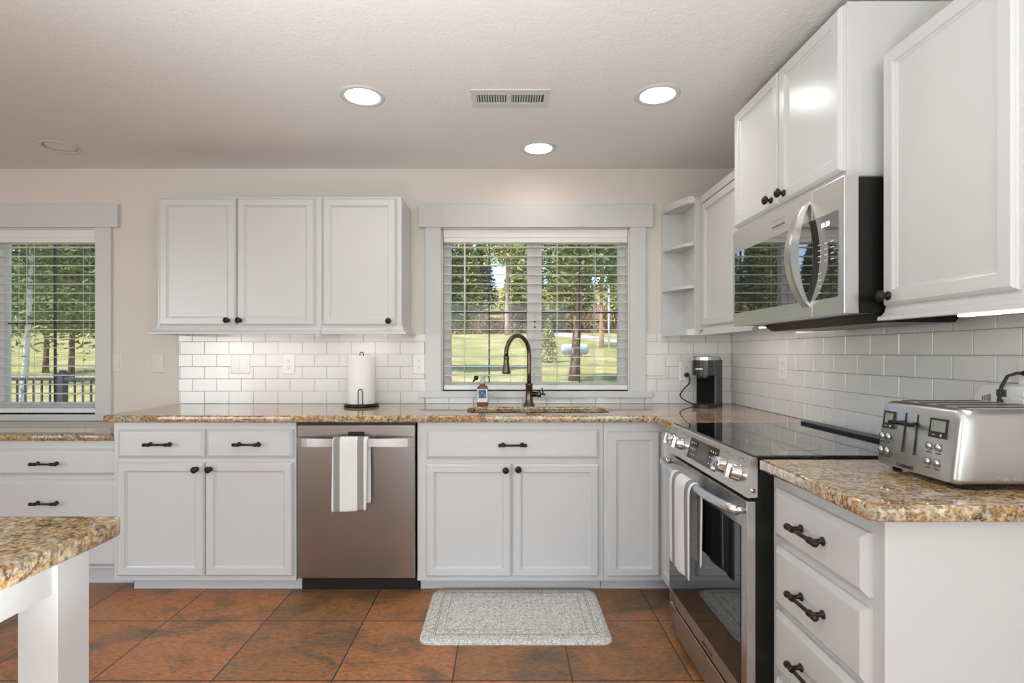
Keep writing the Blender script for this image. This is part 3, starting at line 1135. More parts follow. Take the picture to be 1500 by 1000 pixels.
# ------------------------------------------------------------------ microwave
mx, my0, my1, mz0, mz1 = .990, 1.572, 2.336, 1.336, 1.742
r = empty('microwave', (1.2, 1.95, mz0), 'stainless over-range microwave with a bowed handle, under the tall-mounted cabinet', 'microwave')
m = MB(); m.box(1.035, XR - .004, my0 + .003, my1 - .002, mz0 + .004, mz1 - .004, .002, 1)
m.build('case', M['blackmetal'], r)
m = MB(); m.box(mx, 1.034, 1.7365, my1, mz0 + .002, mz1, .002)
md = m.build('door', M['steel'], r)
m = MB(); m.box(mx, 1.034, my0, 1.7350, mz0 + .002, mz1, .002)
cpn = m.build('control_panel', M['steel'], r)
m = MB(); m.box(mx - .0015, mx + .001, 1.737, 2.316, 1.392, 1.650)
m.build('door_glass', M['glass_mirror'], md)
m = MB(); m.box(mx - .0015, mx + .001, 1.598, 1.7345, 1.390, 1.648)
gp = m.build('touch_panel', M['glass_mirror'], cpn)
text('clock_digits', '10:30', .021, M['digits'], gp, (mx - .0018, 1.662, 1.618), (PI / 2, 0, -PI / 2), .0002)
m = MB()
for j, z in enumerate((1.560, 1.542, 1.524, 1.506, 1.470, 1.450, 1.430, 1.410)):
    if j == 4:
        m.build('key_print', M['print'], gp)
        m = MB()
    for k in range(3):
        y = 1.700 - k * .033
        if j >= 4 and k != 0: continue
        m.box(mx - .0019, mx - .0015, y - .017, y, z, z + .0028)
m.build('key_print', M['print'], gp)
m = MB()
m.box(mx - .0008, mx, 1.905, 1.998, 1.6755, 1.6765); m.box(mx - .0008, mx, 1.905, 1.998, 1.7045, 1.7055)
for i in range(12):
    m.box(mx - .0008, mx, 1.993 - i * .0075, 1.988 - i * .0075, 1.681, 1.688)
m.build('emblem', mat('grey_print', (.16, .155, .15), .5), md)
# bowed handle
L = []
N = 22
for i in range(N + 1):
    t_ = i / N
    z = 1.372 + (1.716 - 1.372) * t_
    b_ = .062 * math.sin(PI * t_) ** .75
    x = mx - .004 - b_
    th = .012 + .018 * math.sin(PI * t_)
    L.append([(x + th, 1.748, z), (x + th, 1.786, z), (x + .003, 1.788, z), (x, 1.780, z), (x, 1.756, z), (x + .003, 1.748, z)])
m = MB(); m.rings(L)
m.build('handle', M['steelv'], md)
m = MB()
m.extr([(1.10, mz0 + .003), (1.36, mz0 + .003), (1.34, mz0 - .022), (1.14, mz0 - .022)], 'Y', my0 + .03, my1 - .04)
m.build('vent_base', M['blackmetal'], r)

# ------------------------------------------------------------------ toaster
tx0, tx1, ty0, ty1, tz0, tz1 = 1.020, 1.315, 1.218, 1.482, CT + .012, 1.093
r = empty('toaster', ((tx0 + tx1) / 2, (ty0 + ty1) / 2, CT), 'brushed steel four-slice toaster on the right-hand worktop', 'toaster')


def tprof(x, inset, rr):
    """rounded section across X: corners rounded more at the top"""
    y0, y1, z0, z1 = ty0 + inset, ty1 - inset, tz0 + inset * .3, tz1 - inset
    pts = []
    for cy, cz, a, r_ in ((y1 - rr, z1 - rr, 0, rr), (y0 + rr, z1 - rr, 90, rr), (y0 + .012, z0 + .012, 180, .012), (y1 - .012, z0 + .012, 270, .012)):
        pts += [(x, p, q_) for p, q_ in arc(cy, cz, r_, a, a + 90, 6)]
    return pts


def lean(L, k=.020):
    return [(x + k * max(0.0, (z - tz0) / (tz1 - tz0)) ** 1.5, y, z) for x, y, z in L]


m = MB()
m.rings([lean(tprof(tx0, .010, .022)), lean(tprof(tx0 + .004, .004, .024)), lean(tprof(tx0 + .012, 0, .026)), tprof(tx0 + .05, .0, .024), tprof(tx1 - .04, 0, .024), tprof(tx1 - .008, 0, .024), tprof(tx1, .008, .022)], smooth=True)
tb = m.build('shell', mat('toaster_steel', (.56, .555, .545), .36, 1.0), r)
es_ = tb.modifiers.new('edges', 'EDGE_SPLIT'); es_.split_angle = math.radians(38)


def fx_(z):
    return tx0 + .020 * max(0.0, (z - tz0) / (tz1 - tz0)) ** 1.5


def fbox(mb_, y0, y1, z0, z1, d=.0015, back=.004):
    L = []
    for dd in (-back, d):
        L.append([(fx_(z) - dd, y, z) for y, z in ((y0, z0), (y1, z0), (y1, z1), (y0, z1))])
    mb_.rings(L)


for y in (1.388, 1.348):
    m = MB(); fbox(m, y - .0018, y + .0018, .967, 1.068, .0008)
    s_ = m.build('lever_slot', M['dark'], r)
    m = MB()
    m.tube([(fx_(1.045) + .002, y, 1.045), (fx_(1.045) - .020, y, 1.044)], .004, 8)
    m.box(fx_(1.045) - .034, fx_(1.045) - .018, y - .019, y + .019, 1.039, 1.048, .004)
    m.build('lever', M['blackmetal'], s_)
for ya_, yb2, nm_ in ((1.425, 1.466, 0), (1.254, 1.308, 1)):
    m = MB(); fbox(m, ya_, yb2, 1.020, 1.066, .0012)
    d_ = m.build('display_panel', M['black'], r)
    m = MB(); fbox(m, ya_ + .006, yb2 - .006, 1.035, 1.061, .0016)
    m.build('display_screen', M['lcd'], d_)
    for s in (.3, .7):
        m = MB()
        cy = ya_ + (yb2 - ya_) * s
        fbox(m, cy - .004, cy + .004, 1.0265, 1.0280, .0016)
        if s < .5: fbox(m, cy - .0008, cy + .0008, 1.0235, 1.031, .0016)
        m.build('key_print', M['print'], d_)
for y in (1.463, 1.440, 1.303, 1.275):
    for z in (.998, .961):
        m = MB()
        m.lathe([(0, 0), (.0088, 0), (.0088, .0025), (.0066, .0030), (.0060, .0045), (0, .005)], (fx_(z), y, z), '-X', 18)
        bt = m.build('button', M['chrome'], r)
        m = MB()
        for k in range(4):
            zz = z - .0145
            m.box(fx_(zz) - .0004, fx_(zz) + .002, y + .006 - k * .0035, y + .0035 - k * .0035, zz - .001, zz + .001)
        m.build('key_print', M['darkprint'], bt)
text('brand_lettering', 'Cuisinart', .0165, M['darkprint'], r, (fx_(.934) - .0004, 1.374, .934), (PI / 2, 0, -PI / 2), .0004, sx=.92)
text('brand_lettering', 'Cuisinart', .0175, M['chrome'], r, (1.115, ty0 - .0003, .936), (PI / 2, 0, 0), .0004, 'LEFT')
m = MB()
for y in (1.262, 1.322, 1.378, 1.438):
    m.box(tx0 + .055, tx1 - .03, y - .014, y + .014, tz1 - .004, tz1 + .0006)
m.build('bread_slot', M['dark'], r)
m = MB()
for y in (1.262, 1.322, 1.378, 1.438):
    for s in (-1, 1):
        m.box(tx0 + .050, tx1 - .025, y + s * .015 - .0015, y + s * .015 + .0015, tz1 - .002, tz1 + .002)
m.build('slot_rim', M['chrome'], r)
for x in (tx0 + .035, tx1 - .035):
    for y in (ty0 + .035, ty1 - .035):
        m = MB(); m.lathe([(0, 0), (.011, 0), (.012, .014), (0, .014)], (x, y, CT), 'Z', 12)
        m.build('foot', M['black'], r)
m = MB()
m.tube([(1.31, 1.452, 1.03), (1.335, 1.462, 1.045), (1.345, 1.468, 1.085), (1.350, 1.464, 1.130), (1.360, 1.456, 1.160), (1.376, 1.446, 1.168), (1.384, 1.436, 1.168)], .0042, 10)
m.tube([(1.384, 1.440, 1.168), (1.386, 1.432, 1.168), (1.388, 1.420, 1.168), (1.390, 1.392, 1.168)], [.006, .0085, .0105, .0115], 12)
m.build('power_cord', M['rubber'], r)

# plug-in alarm on the right wall behind the toaster
r = empty('plug_in_alarm', (XR - .03, 1.49, 1.03), 'white plug-in alarm with a small display, on the wall behind the toaster', 'alarm')
m = MB()
sec = [(1.395, 1.035), (1.53, 1.035), (1.556, 1.045), (1.569, 1.068), (1.570, 1.092), (1.556, 1.120), (1.53, 1.138), (1.395, 1.138)]
L = [[(XR - .0095, y, z) for y, z in sec], [(XR - .034, y, z) for y, z in sec]]
cy, cz = 1.48, 1.087
L.append([(XR - .044, cy + (y - cy) * .93, cz + (z - cz) * .88) for y, z in sec])
m.rings(L)
m.build('housing', M['plate'], r)
m = MB(); m.box(XR - .0455, XR - .0438, 1.462, 1.492, 1.103, 1.122)
m.build('display_screen', M['lcd_green'], r)
m = MB()
for k in range(5):
    m.box(XR - .0446, XR - .0438, 1.535 - k * .006, 1.5375 - k * .006, 1.075 + k * .002, 1.100 + k * .002)
m.build('grille', M['dark'], r)
m = MB()
for z in (1.106, 1.086):
    m.box(XR - .047, XR - .0435, 1.412, 1.440, z, z + .014, .001, 1)
m.build('button', M['print'], r)
m = MB(); m.box(-.006, .006, -.006, .006, -.001, .001, R=Matrix.Translation((XR - .0445, 1.476, 1.088)) @ Matrix.Rotation(PI / 2, 4, 'Y') @ Matrix.Rotation(PI / 4, 4, 'Z'))
m.build('indicator', M['darkprint'], r)

# ------------------------------------------------------------------ coffee maker
T = RZ(-38, (1.168, 3.125, CT))
r = empty('coffee_maker', (1.168, 3.125, CT), 'slim dark grey single-cup coffee maker in the right corner, plugged into the wall', 'coffee maker')


def cshape(hw, y0, y1, rf, n=8):
    """plan with rounded front (towards -y)"""
    pts = [(hw, y1), (-hw, y1)]
    k = []
    for i in range(n + 1):
        a = PI + PI * i / n
        k.append((hw * math.cos(a), y0 + rf + rf * math.sin(a)))
    return pts + k


m = MB(T); m.prism(cshape(.057, -.115, .115, .045), 0.001, .022)
m.build('drip_base', M['black'], r)
m = MB(T); m.prism([(.057, -.01), (.057, .115), (-.057, .115), (-.057, -.01)], .022, .272)
m.build('column', M['coffee'], r)
m = MB(T); m.box(-.050, .050, -.0118, -.0095, .023, .186)
m.build('cup_shade_panel', mat('hollow_shade_black', (.006, .006, .006), .8, spec=.15), r)  # black panel stands in for the shade inside the cup hollow
m = MB(T)
m.prism(cshape(.057, -.112, -.0105, .045), .186, .272)
m.prism(cshape(.030, -.075, -.0105, .025), .172, .186)
hd = m.build('brew_head', M['coffee'], r)
m = MB(T)
sh = cshape(.058, -.114, .06, .045)
m.rings([[(x, y, .272) for x, y in sh], [(x, y, .290) for x, y in sh], [(x * .86, y * .88 - .004, .296) for x, y in sh]])
m.build('lid', M['steel'], r)
m = MB(T); m.box(-.050, .050, .062, .114, .266, .285, .003)
m.build('tank_lid', M['coffee'], r)
m = MB(T)
for i in range(6):
    a = PI * 1.5 + (-.42 + i * .13)
    cx_, cy_ = .0575 * math.cos(a), -.112 + .045 + .0455 * math.sin(a)
    m.box(-.0028, .0028, -.0006, .0006, -.0045, .0045, R=Matrix.Translation((cx_, cy_, .222)) @ Matrix.Rotation(a - PI * 1.5, 4, 'Z'))
m.build('emblem', M['print'], hd)
m = MB()
m.lathe([(0, 0), (.014, 0), (.014, .018), (.008, .026), (0, .027)], (1.115, YB - .016, 1.088), '-Y', 14)
pts = [(1.115, YB - .040, 1.088), (1.122, YB - .050, 1.078), (1.128, YB - .048, 1.055), (1.122, YB - .035, 1.030), (1.103, YB - .030, 1.010), (1.083, YB - .030, .985), (1.072, YB - .033, .965), (1.078, YB - .05, .947), (1.10, YB - .09, .930), (1.125, YB - .13, .917), (1.148, YB - .17, .9145), (1.175, YB - .20, .917)]
# smooth the cord
fine = []
for i in range(len(pts) - 1):
    p0, p1, p2, p3 = [Vector(pts[max(0, min(len(pts) - 1, i + k))]) for k in (-1, 0, 1, 2)]
    for s in range(4):
        u = s / 4
        fine.append(.5 * ((2 * p1) + (p2 - p0) * u + (2 * p0 - 5 * p1 + 4 * p2 - p3) * u * u + (-p0 + 3 * p1 - 3 * p2 + p3) * u ** 3))
fine.append(Vector(pts[-1]))
m.tube(fine, .0038, 8)
m.build('power_cord', M['rubber'], r)

# ------------------------------------------------------------------ paper towel holder
hx, hy = -.842, 3.155
r = empty('paper_towel_holder', (hx, hy, CT), 'black wire paper towel holder on the worktop under the wall cabinets', 'paper towel holder')
m = MB(); m.lathe([(0, .0005), (.099, .0005), (.101, .004), (.101, .015), (.098, .018), (0, .018)], (hx, hy, CT), 'Z', 40)
m.build('base', M['blackmetal'], r)
m = MB()
zt = CT + .318
m.tube([(hx - .010, hy, CT + .018), (hx - .010, hy, zt - .012)] + [(hx + .010 * -math.cos(PI * i / 8), hy, zt - .012 + .012 * math.sin(PI * i / 8)) for i in range(1, 9)] + [(hx + .010, hy, CT + .018)], .0028, 8)
m.build('post', M['blackmetal'], r)
m = MB()
ax_, ay_ = hx + .018, hy - .093
m.tube([(ax_ - .013, ay_, CT + .016), (ax_ - .013, ay_, CT + .092)] + [(ax_ - .013 * math.cos(PI * i / 8), ay_, CT + .092 + .013 * math.sin(PI * i / 8)) for i in range(1, 9)] + [(ax_ + .013, ay_, CT + .016)], .0028, 8)
m.build('tension_arm', M['blackmetal'], r)
m = MB()
n = 40
L = []
for rr, z in ((.020, .0185), (.079, .0185), (.080, .022), (.080, .292), (.078, .296), (.020, .296)):
    L.append([(hx + rr * math.cos(2 * PI * i / n), hy + rr * math.sin(2 * PI * i / n), CT + z) for i in range(n)])
L.append(L[0])
m.rings(L, False, False, True)
pr = m.build('paper_towel_roll', M['paper'], None, at=(hx, hy, CT + .0185))
es_ = pr.modifiers.new('edges', 'EDGE_SPLIT'); es_.split_angle = math.radians(50)
props(pr, 'white paper towel roll standing on the black wire holder', 'paper towel roll')


# ------------------------------------------------------------------ switches and outlets
def plate(kind, T, w_, h, label, material='plate', th=.006):
    nm_ = {'outlet': 'wall_outlet', 'switch': 'light_switch', 'blank': 'blank_wall_plate'}[kind]
    r = empty(nm_, T @ Vector((0, 0, -h / 2)), label, {'outlet': 'outlet', 'switch': 'light switch', 'blank': 'wall plate'}[kind])
    m = MB(T)
    m.panel(-w_ / 2, w_ / 2, -h / 2, h / 2, 0, [(0, 0), (0, th * .5), (.004, th)])
    m.build('cover_plate', M[material], r)
    if kind == 'outlet':
        for s in (-1, 1):
            m = MB(T)
            m.rings([[(.017 * math.cos(2 * PI * i / 20), -th - d, s * .020 + max(-.0125, min(.0125, .017 * math.sin(2 * PI * i / 20)))) for i in range(20)] for d in (-.001, .0015)])
            so = m.build('socket', M[material], r)
            m = MB(T)
            for x in (-.006, .006):
                m.box(x - .0011, x + .0011, -th - .0019, -th - .001, s * .020 + .000, s * .020 + .008)
            m.lathe([(0, 0), (.0024, 0), (.0024, .0005), (0, .0005)], (0, -th - .0014, s * .020 - .006), '-Y', 10)
            m.build('slots', M['dark'], so)
    elif kind == 'switch':
        n = 2 if w_ > .1 else 1
        for i in range(n):
            cx = (i - (n - 1) / 2) * .046
            m = MB(T)
            m.extr([(-th + .001, -.033), (-th - .004, -.033), (-th - .0012, .033), (-th + .001, .033)], 'X', cx - .0165, cx + .0165)
            m.build('rocker', M[material], r)
    else:
        m = MB(T)
        for s in (-1, 1):
            m.lathe([(0, 0), (.003, 0), (.0028, .0008), (0, .0012)], (0, -th, s * .042), '-Y', 10)
        m.build('screw', M['vinyl'], r)
    return r


TY = YB - .0079
plate('switch', RZ(0, (-2.400, YB, 1.163)), .070, .115, 'single ivory light switch right beside the left window casing', 'plate_beige')
plate('blank', RZ(0, (-2.148, YB, 1.159)), .074, .118, 'blank ivory wall plate on the beige wall left of the tile', 'plate_beige')
plate('switch', RZ(0, (-1.633, TY, 1.154)), .120, .120, 'double white rocker switch on the tile under the two-door wall cabinet')
plate('outlet', RZ(0, (-1.335, TY, 1.154)), .076, .122, 'white outlet on the tile between the double switch and the paper towels')
plate('outlet', RZ(0, (-.532, TY, 1.154)), .076, .122, 'white outlet on the tile touching the left casing of the sink window')
plate('switch', RZ(0, (.928, TY, 1.142)), .122, .120, 'double white rocker switch on the tile right of the sink window')
plate('outlet', RZ(0, (1.115, TY, 1.110)), .076, .122, 'white outlet with the coffee maker plug in it')
plate('outlet', RZ(-90, (XR - .0079, 2.705, 1.148)), .076, .122, 'white outlet on the right-hand tile wall above the range')
plate('outlet', RZ(-90, (XR - .0079, 1.425, 1.150)), .076, .122, 'white outlet behind the toaster with the black cord, at the right edge')


# ------------------------------------------------------------------ ceiling fittings
def downlight(x, y, label, on=True, watts=1.9):
    r = empty('recessed_light', (x, y, ZC - .004), label, 'ceiling light')
    m = MB()
    n = 36
    L = []
    for rr, z in ((.100, -.0003), (.099, -.003), (.088, -.006), (.076, -.004), (.074, -.0002)):
        L.append([(x + rr * math.cos(2 * PI * i / n), y + rr * math.sin(2 * PI * i / n), ZC + z) for i in range(n)])
    m.rings(L, False, False, True)
    m.build('trim_ring', M['trim'], r)
    m = MB()
    m.lathe([(0, 0), (.0765, 0), (.074, .002), (0, .0035)] if on else [(0, -.0), (.0765, 0), (.07, -.0), (.06, .001), (0, .002)], (x, y, ZC - .0008), '-Z', 36)
    m.build('lens', M['lamp'] if on else M['lampoff'], r)
    if on:
        l = light('downlight_beam', 'AREA', (x, y, ZC - .012), (0, 0, 0), watts, (1.0, .97, .93), shape='DISK', size=.14)
        l.data.spread = math.radians(150)
        l.location = Vector((x, y, ZC - .012)) - wl(r)
        l.parent = r


downlight(-.634, 2.39, 'glowing recessed ceiling light left of the air vent')
downlight(.673, 2.378, 'glowing recessed ceiling light right of the air vent')
downlight(.186, 2.997, 'smaller-looking glowing recessed light near the wall above the sink window', watts=.5)
downlight(-2.463, 2.977, 'unlit recessed ceiling light near the far left window', False)

r = empty('air_vent', (.022, 2.403, ZC - .008), 'white slotted air vent in the ceiling between the two lit lights', 'vent')
vx0, vx1, vy0, vy1 = -.150, .196, 2.322, 2.486
m = MB()
for a in ((vx0, vx1, vy0, vy0 + .042), (vx0, vx1, vy1 - .042, vy1), (vx0, vx0 + .024, vy0 + .042, vy1 - .042), (vx1 - .024, vx1, vy0 + .042, vy1 - .042), (.010, .026, vy0 + .042, vy1 - .042)):
    m.box(*a, ZC - .007, ZC - .0005)
m.build('frame', M['trim'], r)
m = MB(); m.box(vx0 + .02, vx1 - .02, vy0 + .04, vy1 - .04, ZC - .0012, ZC - .0004)
m.build('backing', mat('vent_shadow_grey', (.10, .095, .09), .8), r)
m = MB()
for bx in (vx0 + .026, .027):
    for k in range(12):
        x = bx + .004 + k * .0116
        m.box(-.0035, .0035, vy0 + .042, vy1 - .042, -.0006, .0006, R=Matrix.Translation((x, 0, ZC - .004)) @ Matrix.Rotation(.6 if bx < 0 else -.6, 4, 'Y'))
m.build('louver_grille', M['trim'], r)


# under-cabinet light bars
def led(x0, x1, y0, y1, z, label, h=.0105):
    r = empty('under_cabinet_light', ((x0 + x1) / 2, (y0 + y1) / 2, z), label, 'light')
    m = MB(); m.box(x0, x1, y0, y1, z, z + h, .001, 1)
    m.build('housing', M['plate'], r)
    m = MB(); m.box(x0 + .003, x1 - .003, y0 + .003, y1 - .003, z - .003, z)
    m.build('diffuser', M['led'], r)


led(-1.80, -1.20, 3.12, 3.15, 1.340, 'slim light bar under the two-door wall cabinet')
led(-.98, -.68, 3.12, 3.15, 1.340, 'slim light bar under the single-door wall cabinet')
led(1.16, 1.185, 2.42, 3.00, 1.340, 'slim light bar under the corner wall cabinet')
led(1.122, 1.150, 1.13, 1.34, 1.3155, 'slim glowing light bar under the wall cabinet at the right edge', .0215)

# ------------------------------------------------------------------ mat
M['mat'] = mat('grey_floral_mat', (.5, .5, .48), .75, spec=.3)
q = NT(M['mat'])
P = q.pos()
sx = q.n('SeparateXYZ'); q.l(P, sx.inputs[0])


def mth(op, a, b=None):
    n_ = q.n('Math', operation=op)
    for i_, v in enumerate((a, b)):
        if v is None: continue
        if isinstance(v, (int, float)): n_.inputs[i_].default_value = v
        else: q.l(v, n_.inputs[i_])
    return n_.outputs[0]


# distance from the mat's border, for the printed frame lines
ex = mth('SUBTRACT', .4105, mth('ABSOLUTE', mth('SUBTRACT', sx.outputs['X'], .0455)))
ey = mth('SUBTRACT', .261, mth('ABSOLUTE', mth('SUBTRACT', sx.outputs['Y'], 2.511)))
ed = mth('MINIMUM', ex, ey)
vo = q.n('TexVoronoi'); vo.inputs['Scale'].default_value = 34; vo.inputs['Randomness'].default_value = .55; q.l(P, vo.inputs['Vector'])
vo2 = q.n('TexVoronoi', feature='DISTANCE_TO_EDGE'); vo2.inputs['Scale'].default_value = 62; q.l(P, vo2.inputs['Vector'])
a = q.ramp(vo.outputs['Distance'], [(.10, BW(.62)), (.18, BW(.30)), (.30, BW(.64)), (.42, BW(.30)), (.52, BW(.60))])
b_ = q.ramp(vo2.outputs['Distance'], [(.04, BW(.26)), (.12, BW(.66))])
cc = q.mix(.5, a, b_)
fr_ = q.ramp(ed, [(0, BW(1)), (.052, BW(.55)), (.056, BW(1)), (.060, BW(.55)), (.064, BW(1)), (.094, BW(.6)), (.098, BW(1))], 'CONSTANT')
cc = q.mix(1.0, cc, fr_, 'MULTIPLY')
cc = q.mix(1.0, cc, (1.2, 1.19, 1.15), 'MULTIPLY')
q.base(cc)
q.bump(b_, .25, .003)
m = MB()
L = []
for ins, z in ((0, .0005), (0, .004), (.022, .014), (.05, .0145)):
    L.append([(x, y, z) for x, y in rrect(-.365 + ins, .456 - ins, 2.250 + ins, 2.772 - ins, .05 - ins * .6, 6)])
m.rings(L)
o = m.build('kitchen_mat', M['mat'])
props(o, 'grey patterned cushioned floor mat in front of the sink', 'mat')

# ------------------------------------------------------------------ outside
random.seed(7)


def gh(x, y):
    return -.6 + (.0014 * (y - 8) ** 2 if y > 8 else 0) + .10 * math.sin(x * .21) * math.sin(y * .13)


M['grass'] = mat('lawn', (.15, .2, .05), .95, spec=.1)
q = NT(M['grass'])
P = q.pos()
n1 = q.noise(P, .35, 6, .65); n2 = q.noise(P, 5, 5, .7)
c_ = q.ramp(n1, [(.32, (.14, .155, .05)), (.5, (.235, .23, .085)), (.66, (.35, .30, .16))])
q.base(q.mix(.7, c_, q.ramp(n2, [(.3, BW(.55)), (.7, BW(1.3))]), 'MULTIPLY'))
me = bpy.data.meshes.new('lawn')
vs, fs = [], []
nx, ny = 90, 60
for j in range(ny + 1):
    for i in range(nx + 1):
        x = -110 + 170 * i / nx
        y = 3.5 + 110 * (j / ny) ** 1.3
        vs.append((x, y, gh(x, y)))
for j in range(ny):
    for i in range(nx):
        a = j * (nx + 1) + i
        fs.append([a, a + 1, a + nx + 2, a + nx + 1])
me.from_pydata(vs, [], fs)
for p in me.polygons: p.use_smooth = True
props(put('lawn', me, M['grass'], None, (0, 0, 0)), kind='structure')

m = MB()
M['gravel'] = mat('pale_gravel', (.32, .31, .33), .95)
path = [(3.5, 64), (6.2, 60), (9, 56.5), (12, 53.5), (16, 50.5), (22, 48)]
L = []
for x, y in path:
    L.append([(x - .6, y - 1.5, gh(x, y - 1.5) + .06), (x + .6, y + 1.5, gh(x, y + 1.5) + .06), (x + .6, y + 1.5, gh(x, y + 1.5) - .3), (x - .6, y - 1.5, gh(x, y - 1.5) - .3)])
m.rings(L)
props(m.build('path', M['gravel']), kind='structure')

# deck and railing outside the left window
M['deckmetal'] = mat('dark_bronze_railing', (.045, .042, .045), .5)
m = MB(); m.box(-10.5, -2.0, YB + .15, 7.15, -.55, -.05)
props(m.build('ground_deck', mat('grey_decking', (.25, .23, .21), .8)), kind='structure')
r = empty('deck_railing', (-6.2, 7.0, -.05), 'dark metal deck railing outside the far left window', 'railing')
m = MB(); m.box(-10.4, -2.2, 6.96, 7.04, .865, .905, .004); m.box(-10.4, -2.2, 6.98, 7.02, .04, .075)
m.build('rail', M['deckmetal'], r)
for px_ in (-9.3, -7.5, -5.76, -4.0, -2.3):
    m = MB(); m.box(px_ - .042, px_ + .042, 6.955, 7.045, -.05, .97, .004); m.lathe([(.0, .97), (.06, .97), (.05, .995), (0, 1.01)], (px_, 7, 0), 'Z', 4, False)
    m.build('post', M['deckmetal'], r)
x = -7.42
while x < -4.1:
    if abs(x + 5.76) > .06:
        m = MB(); m.box(x - .009, x + .009, 6.991, 7.009, .07, .87)
        m.build('baluster', M['deckmetal'], r)
    x += .107

# trees
M['bark'] = mat('pine_bark', (.20, .125, .09), .95, spec=.1)
q = NT(M['bark']); nb = q.noise(q.mapping(q.pos(), scale=(1, 1, .25)), 7, 5, .7)
q.base(q.ramp(nb, [(.35, (.085, .05, .036)), (.55, (.26, .165, .12)), (.7, (.40, .29, .23))]))
M['bark_orange'] = mat('orange_bark', (.42, .22, .10), .9, spec=.1)
M['bark_pale'] = mat('pale_bark', (.60, .56, .52), .9, spec=.1)
q = NT(M['bark_pale']); nb = q.noise(q.pos(), 4, 5, .7)
q.base(q.ramp(nb, [(.35, (.25, .22, .2)), (.48, (.62, .58, .54))]))


def leafmat(name, cols):
    m_ = mat(name, cols[1], .8, spec=.15)
    q = NT(m_)
    n_ = q.noise(q.pos(), 1.3, 4, .7)
    q.base(q.ramp(n_, [(.30, cols[0]), (.5, cols[1]), (.70, cols[2])]))
    return m_


M['pine'] = leafmat('dark_pine_needles', [(.06, .085, .045), (.15, .19, .075), (.34, .34, .13)])
M['pine2'] = leafmat('yellow_green_needles', [(.13, .15, .05), (.32, .33, .11), (.55, .49, .20)])


def crown_mesh(name, z0, z1, rad, n, size, droop, material, seed):
    rnd = random.Random(seed)
    m = MB()
    for i in range(n):
        u = rnd.random() ** .8
        z = z0 + (z1 - z0) * u
        rmax = rad * (1 - u) ** .8 * (.55 + .45 * math.sin(min(1, u * 5 + .3) * PI / 2))
        br = rnd.randint(0, 8)
        a = br * .698 + rnd.gauss(0, .22) + math.floor(z / .8) * 1.1
        rr = rmax * (rnd.random() ** .55)
        c_ = Vector((rr * math.cos(a), rr * math.sin(a), math.floor(z / .7) * .7 + rnd.gauss(0, .16) - droop * rr))
        d = Vector((rnd.gauss(0, 1), rnd.gauss(0, 1), rnd.gauss(0, .6))).normalized()
        e_ = d.cross(Vector((rnd.gauss(0, 1), rnd.gauss(0, 1), rnd.gauss(0, 1)))).normalized()
        s = size * rnd.uniform(.6, 1.3)
        m._add([c_ - d * s - e_ * s * .10, c_ + d * s - e_ * s * .05, c_ + d * s * .5 + e_ * s * .45, c_ - d * s * .6 + e_ * s * .4], [[0, 1, 2, 3]])
    me = bpy.data.meshes.new(name)
    me.from_pydata(m.v, [], m.f)
    me.materials.append(material)
    return me


def trunk_mesh(name, h, r0, material, bend=0.0, limbs=0, seed=1):
    m = MB()
    rnd = random.Random(seed)
    pts = [(bend * math.sin(2.4 * t_ / 10) * h * .1, .02 * math.sin(t_), -.4 + (h + .4) * t_ / 10) for t_ in range(11)]
    m.tube(pts, [r0 * (1.25 if t_ == 0 else 1 - .075 * t_) for t_ in range(11)], 10)
    for k in range(limbs):
        z = h * rnd.uniform(.3, .95); a = rnd.uniform(0, 6.28); l_ = rnd.uniform(.5, 1) * h * .18
        m.tube([(0, 0, z), (l_ * .5 * math.cos(a), l_ * .5 * math.sin(a), z + .1 * l_), (l_ * math.cos(a), l_ * math.sin(a), z - .05 * l_)], [r0 * .22, r0 * .15, r0 * .05], 5)
    return m.mesh(name, material)


def tree(loc, label, crown, trunk, group=None, rz=0.0, sc=1.0, name='pine_tree'):
    r = empty(name, loc, label, 'tree', group)
    r.rotation_euler = (0, 0, rz)
    r.scale = (sc, sc, sc)
    for nm_, me in (('trunk', trunk), ('foliage', crown)):
        if me is None: continue
        o = bpy.data.objects.new(nm_, me)
        o.parent = r
        COL.objects.link(o)
    return r


CR = [crown_mesh('crown', 1.6, 15, 3.6, 9000, .26, .10, M['pine'], 1), crown_mesh('crown', 1.0, 13, 3.4, 9000, .26, .08, M['pine2'], 2), crown_mesh('crown', 3.5, 16, 3.4, 8000, .26, .12, M['pine'], 3)]
TR = trunk_mesh('trunk', 15, .24, M['bark'], .0, 10, 3)
rnd = random.Random(11)
for row, (Y0, step) in enumerate(((67, 7.3), (75, 7.3), (83, 7.3))):
    X = -.98 * Y0 + row * 2.4
    while X < .52 * Y0:
        x, y = X + rnd.uniform(-.2, .2), Y0 + rnd.uniform(-.4, .4)
        X += step
        if row == 0 and -4.0 < x < 4.0: continue
        k = rnd.choice((0, 1, 1, 2))
        tree((x, y, gh(x, y)), 'tall green conifer in the woods beyond the lawn', CR[k], TR, 'trees of the woods beyond the lawn', rnd.uniform(0, 6), rnd.uniform(.85, 1.05))

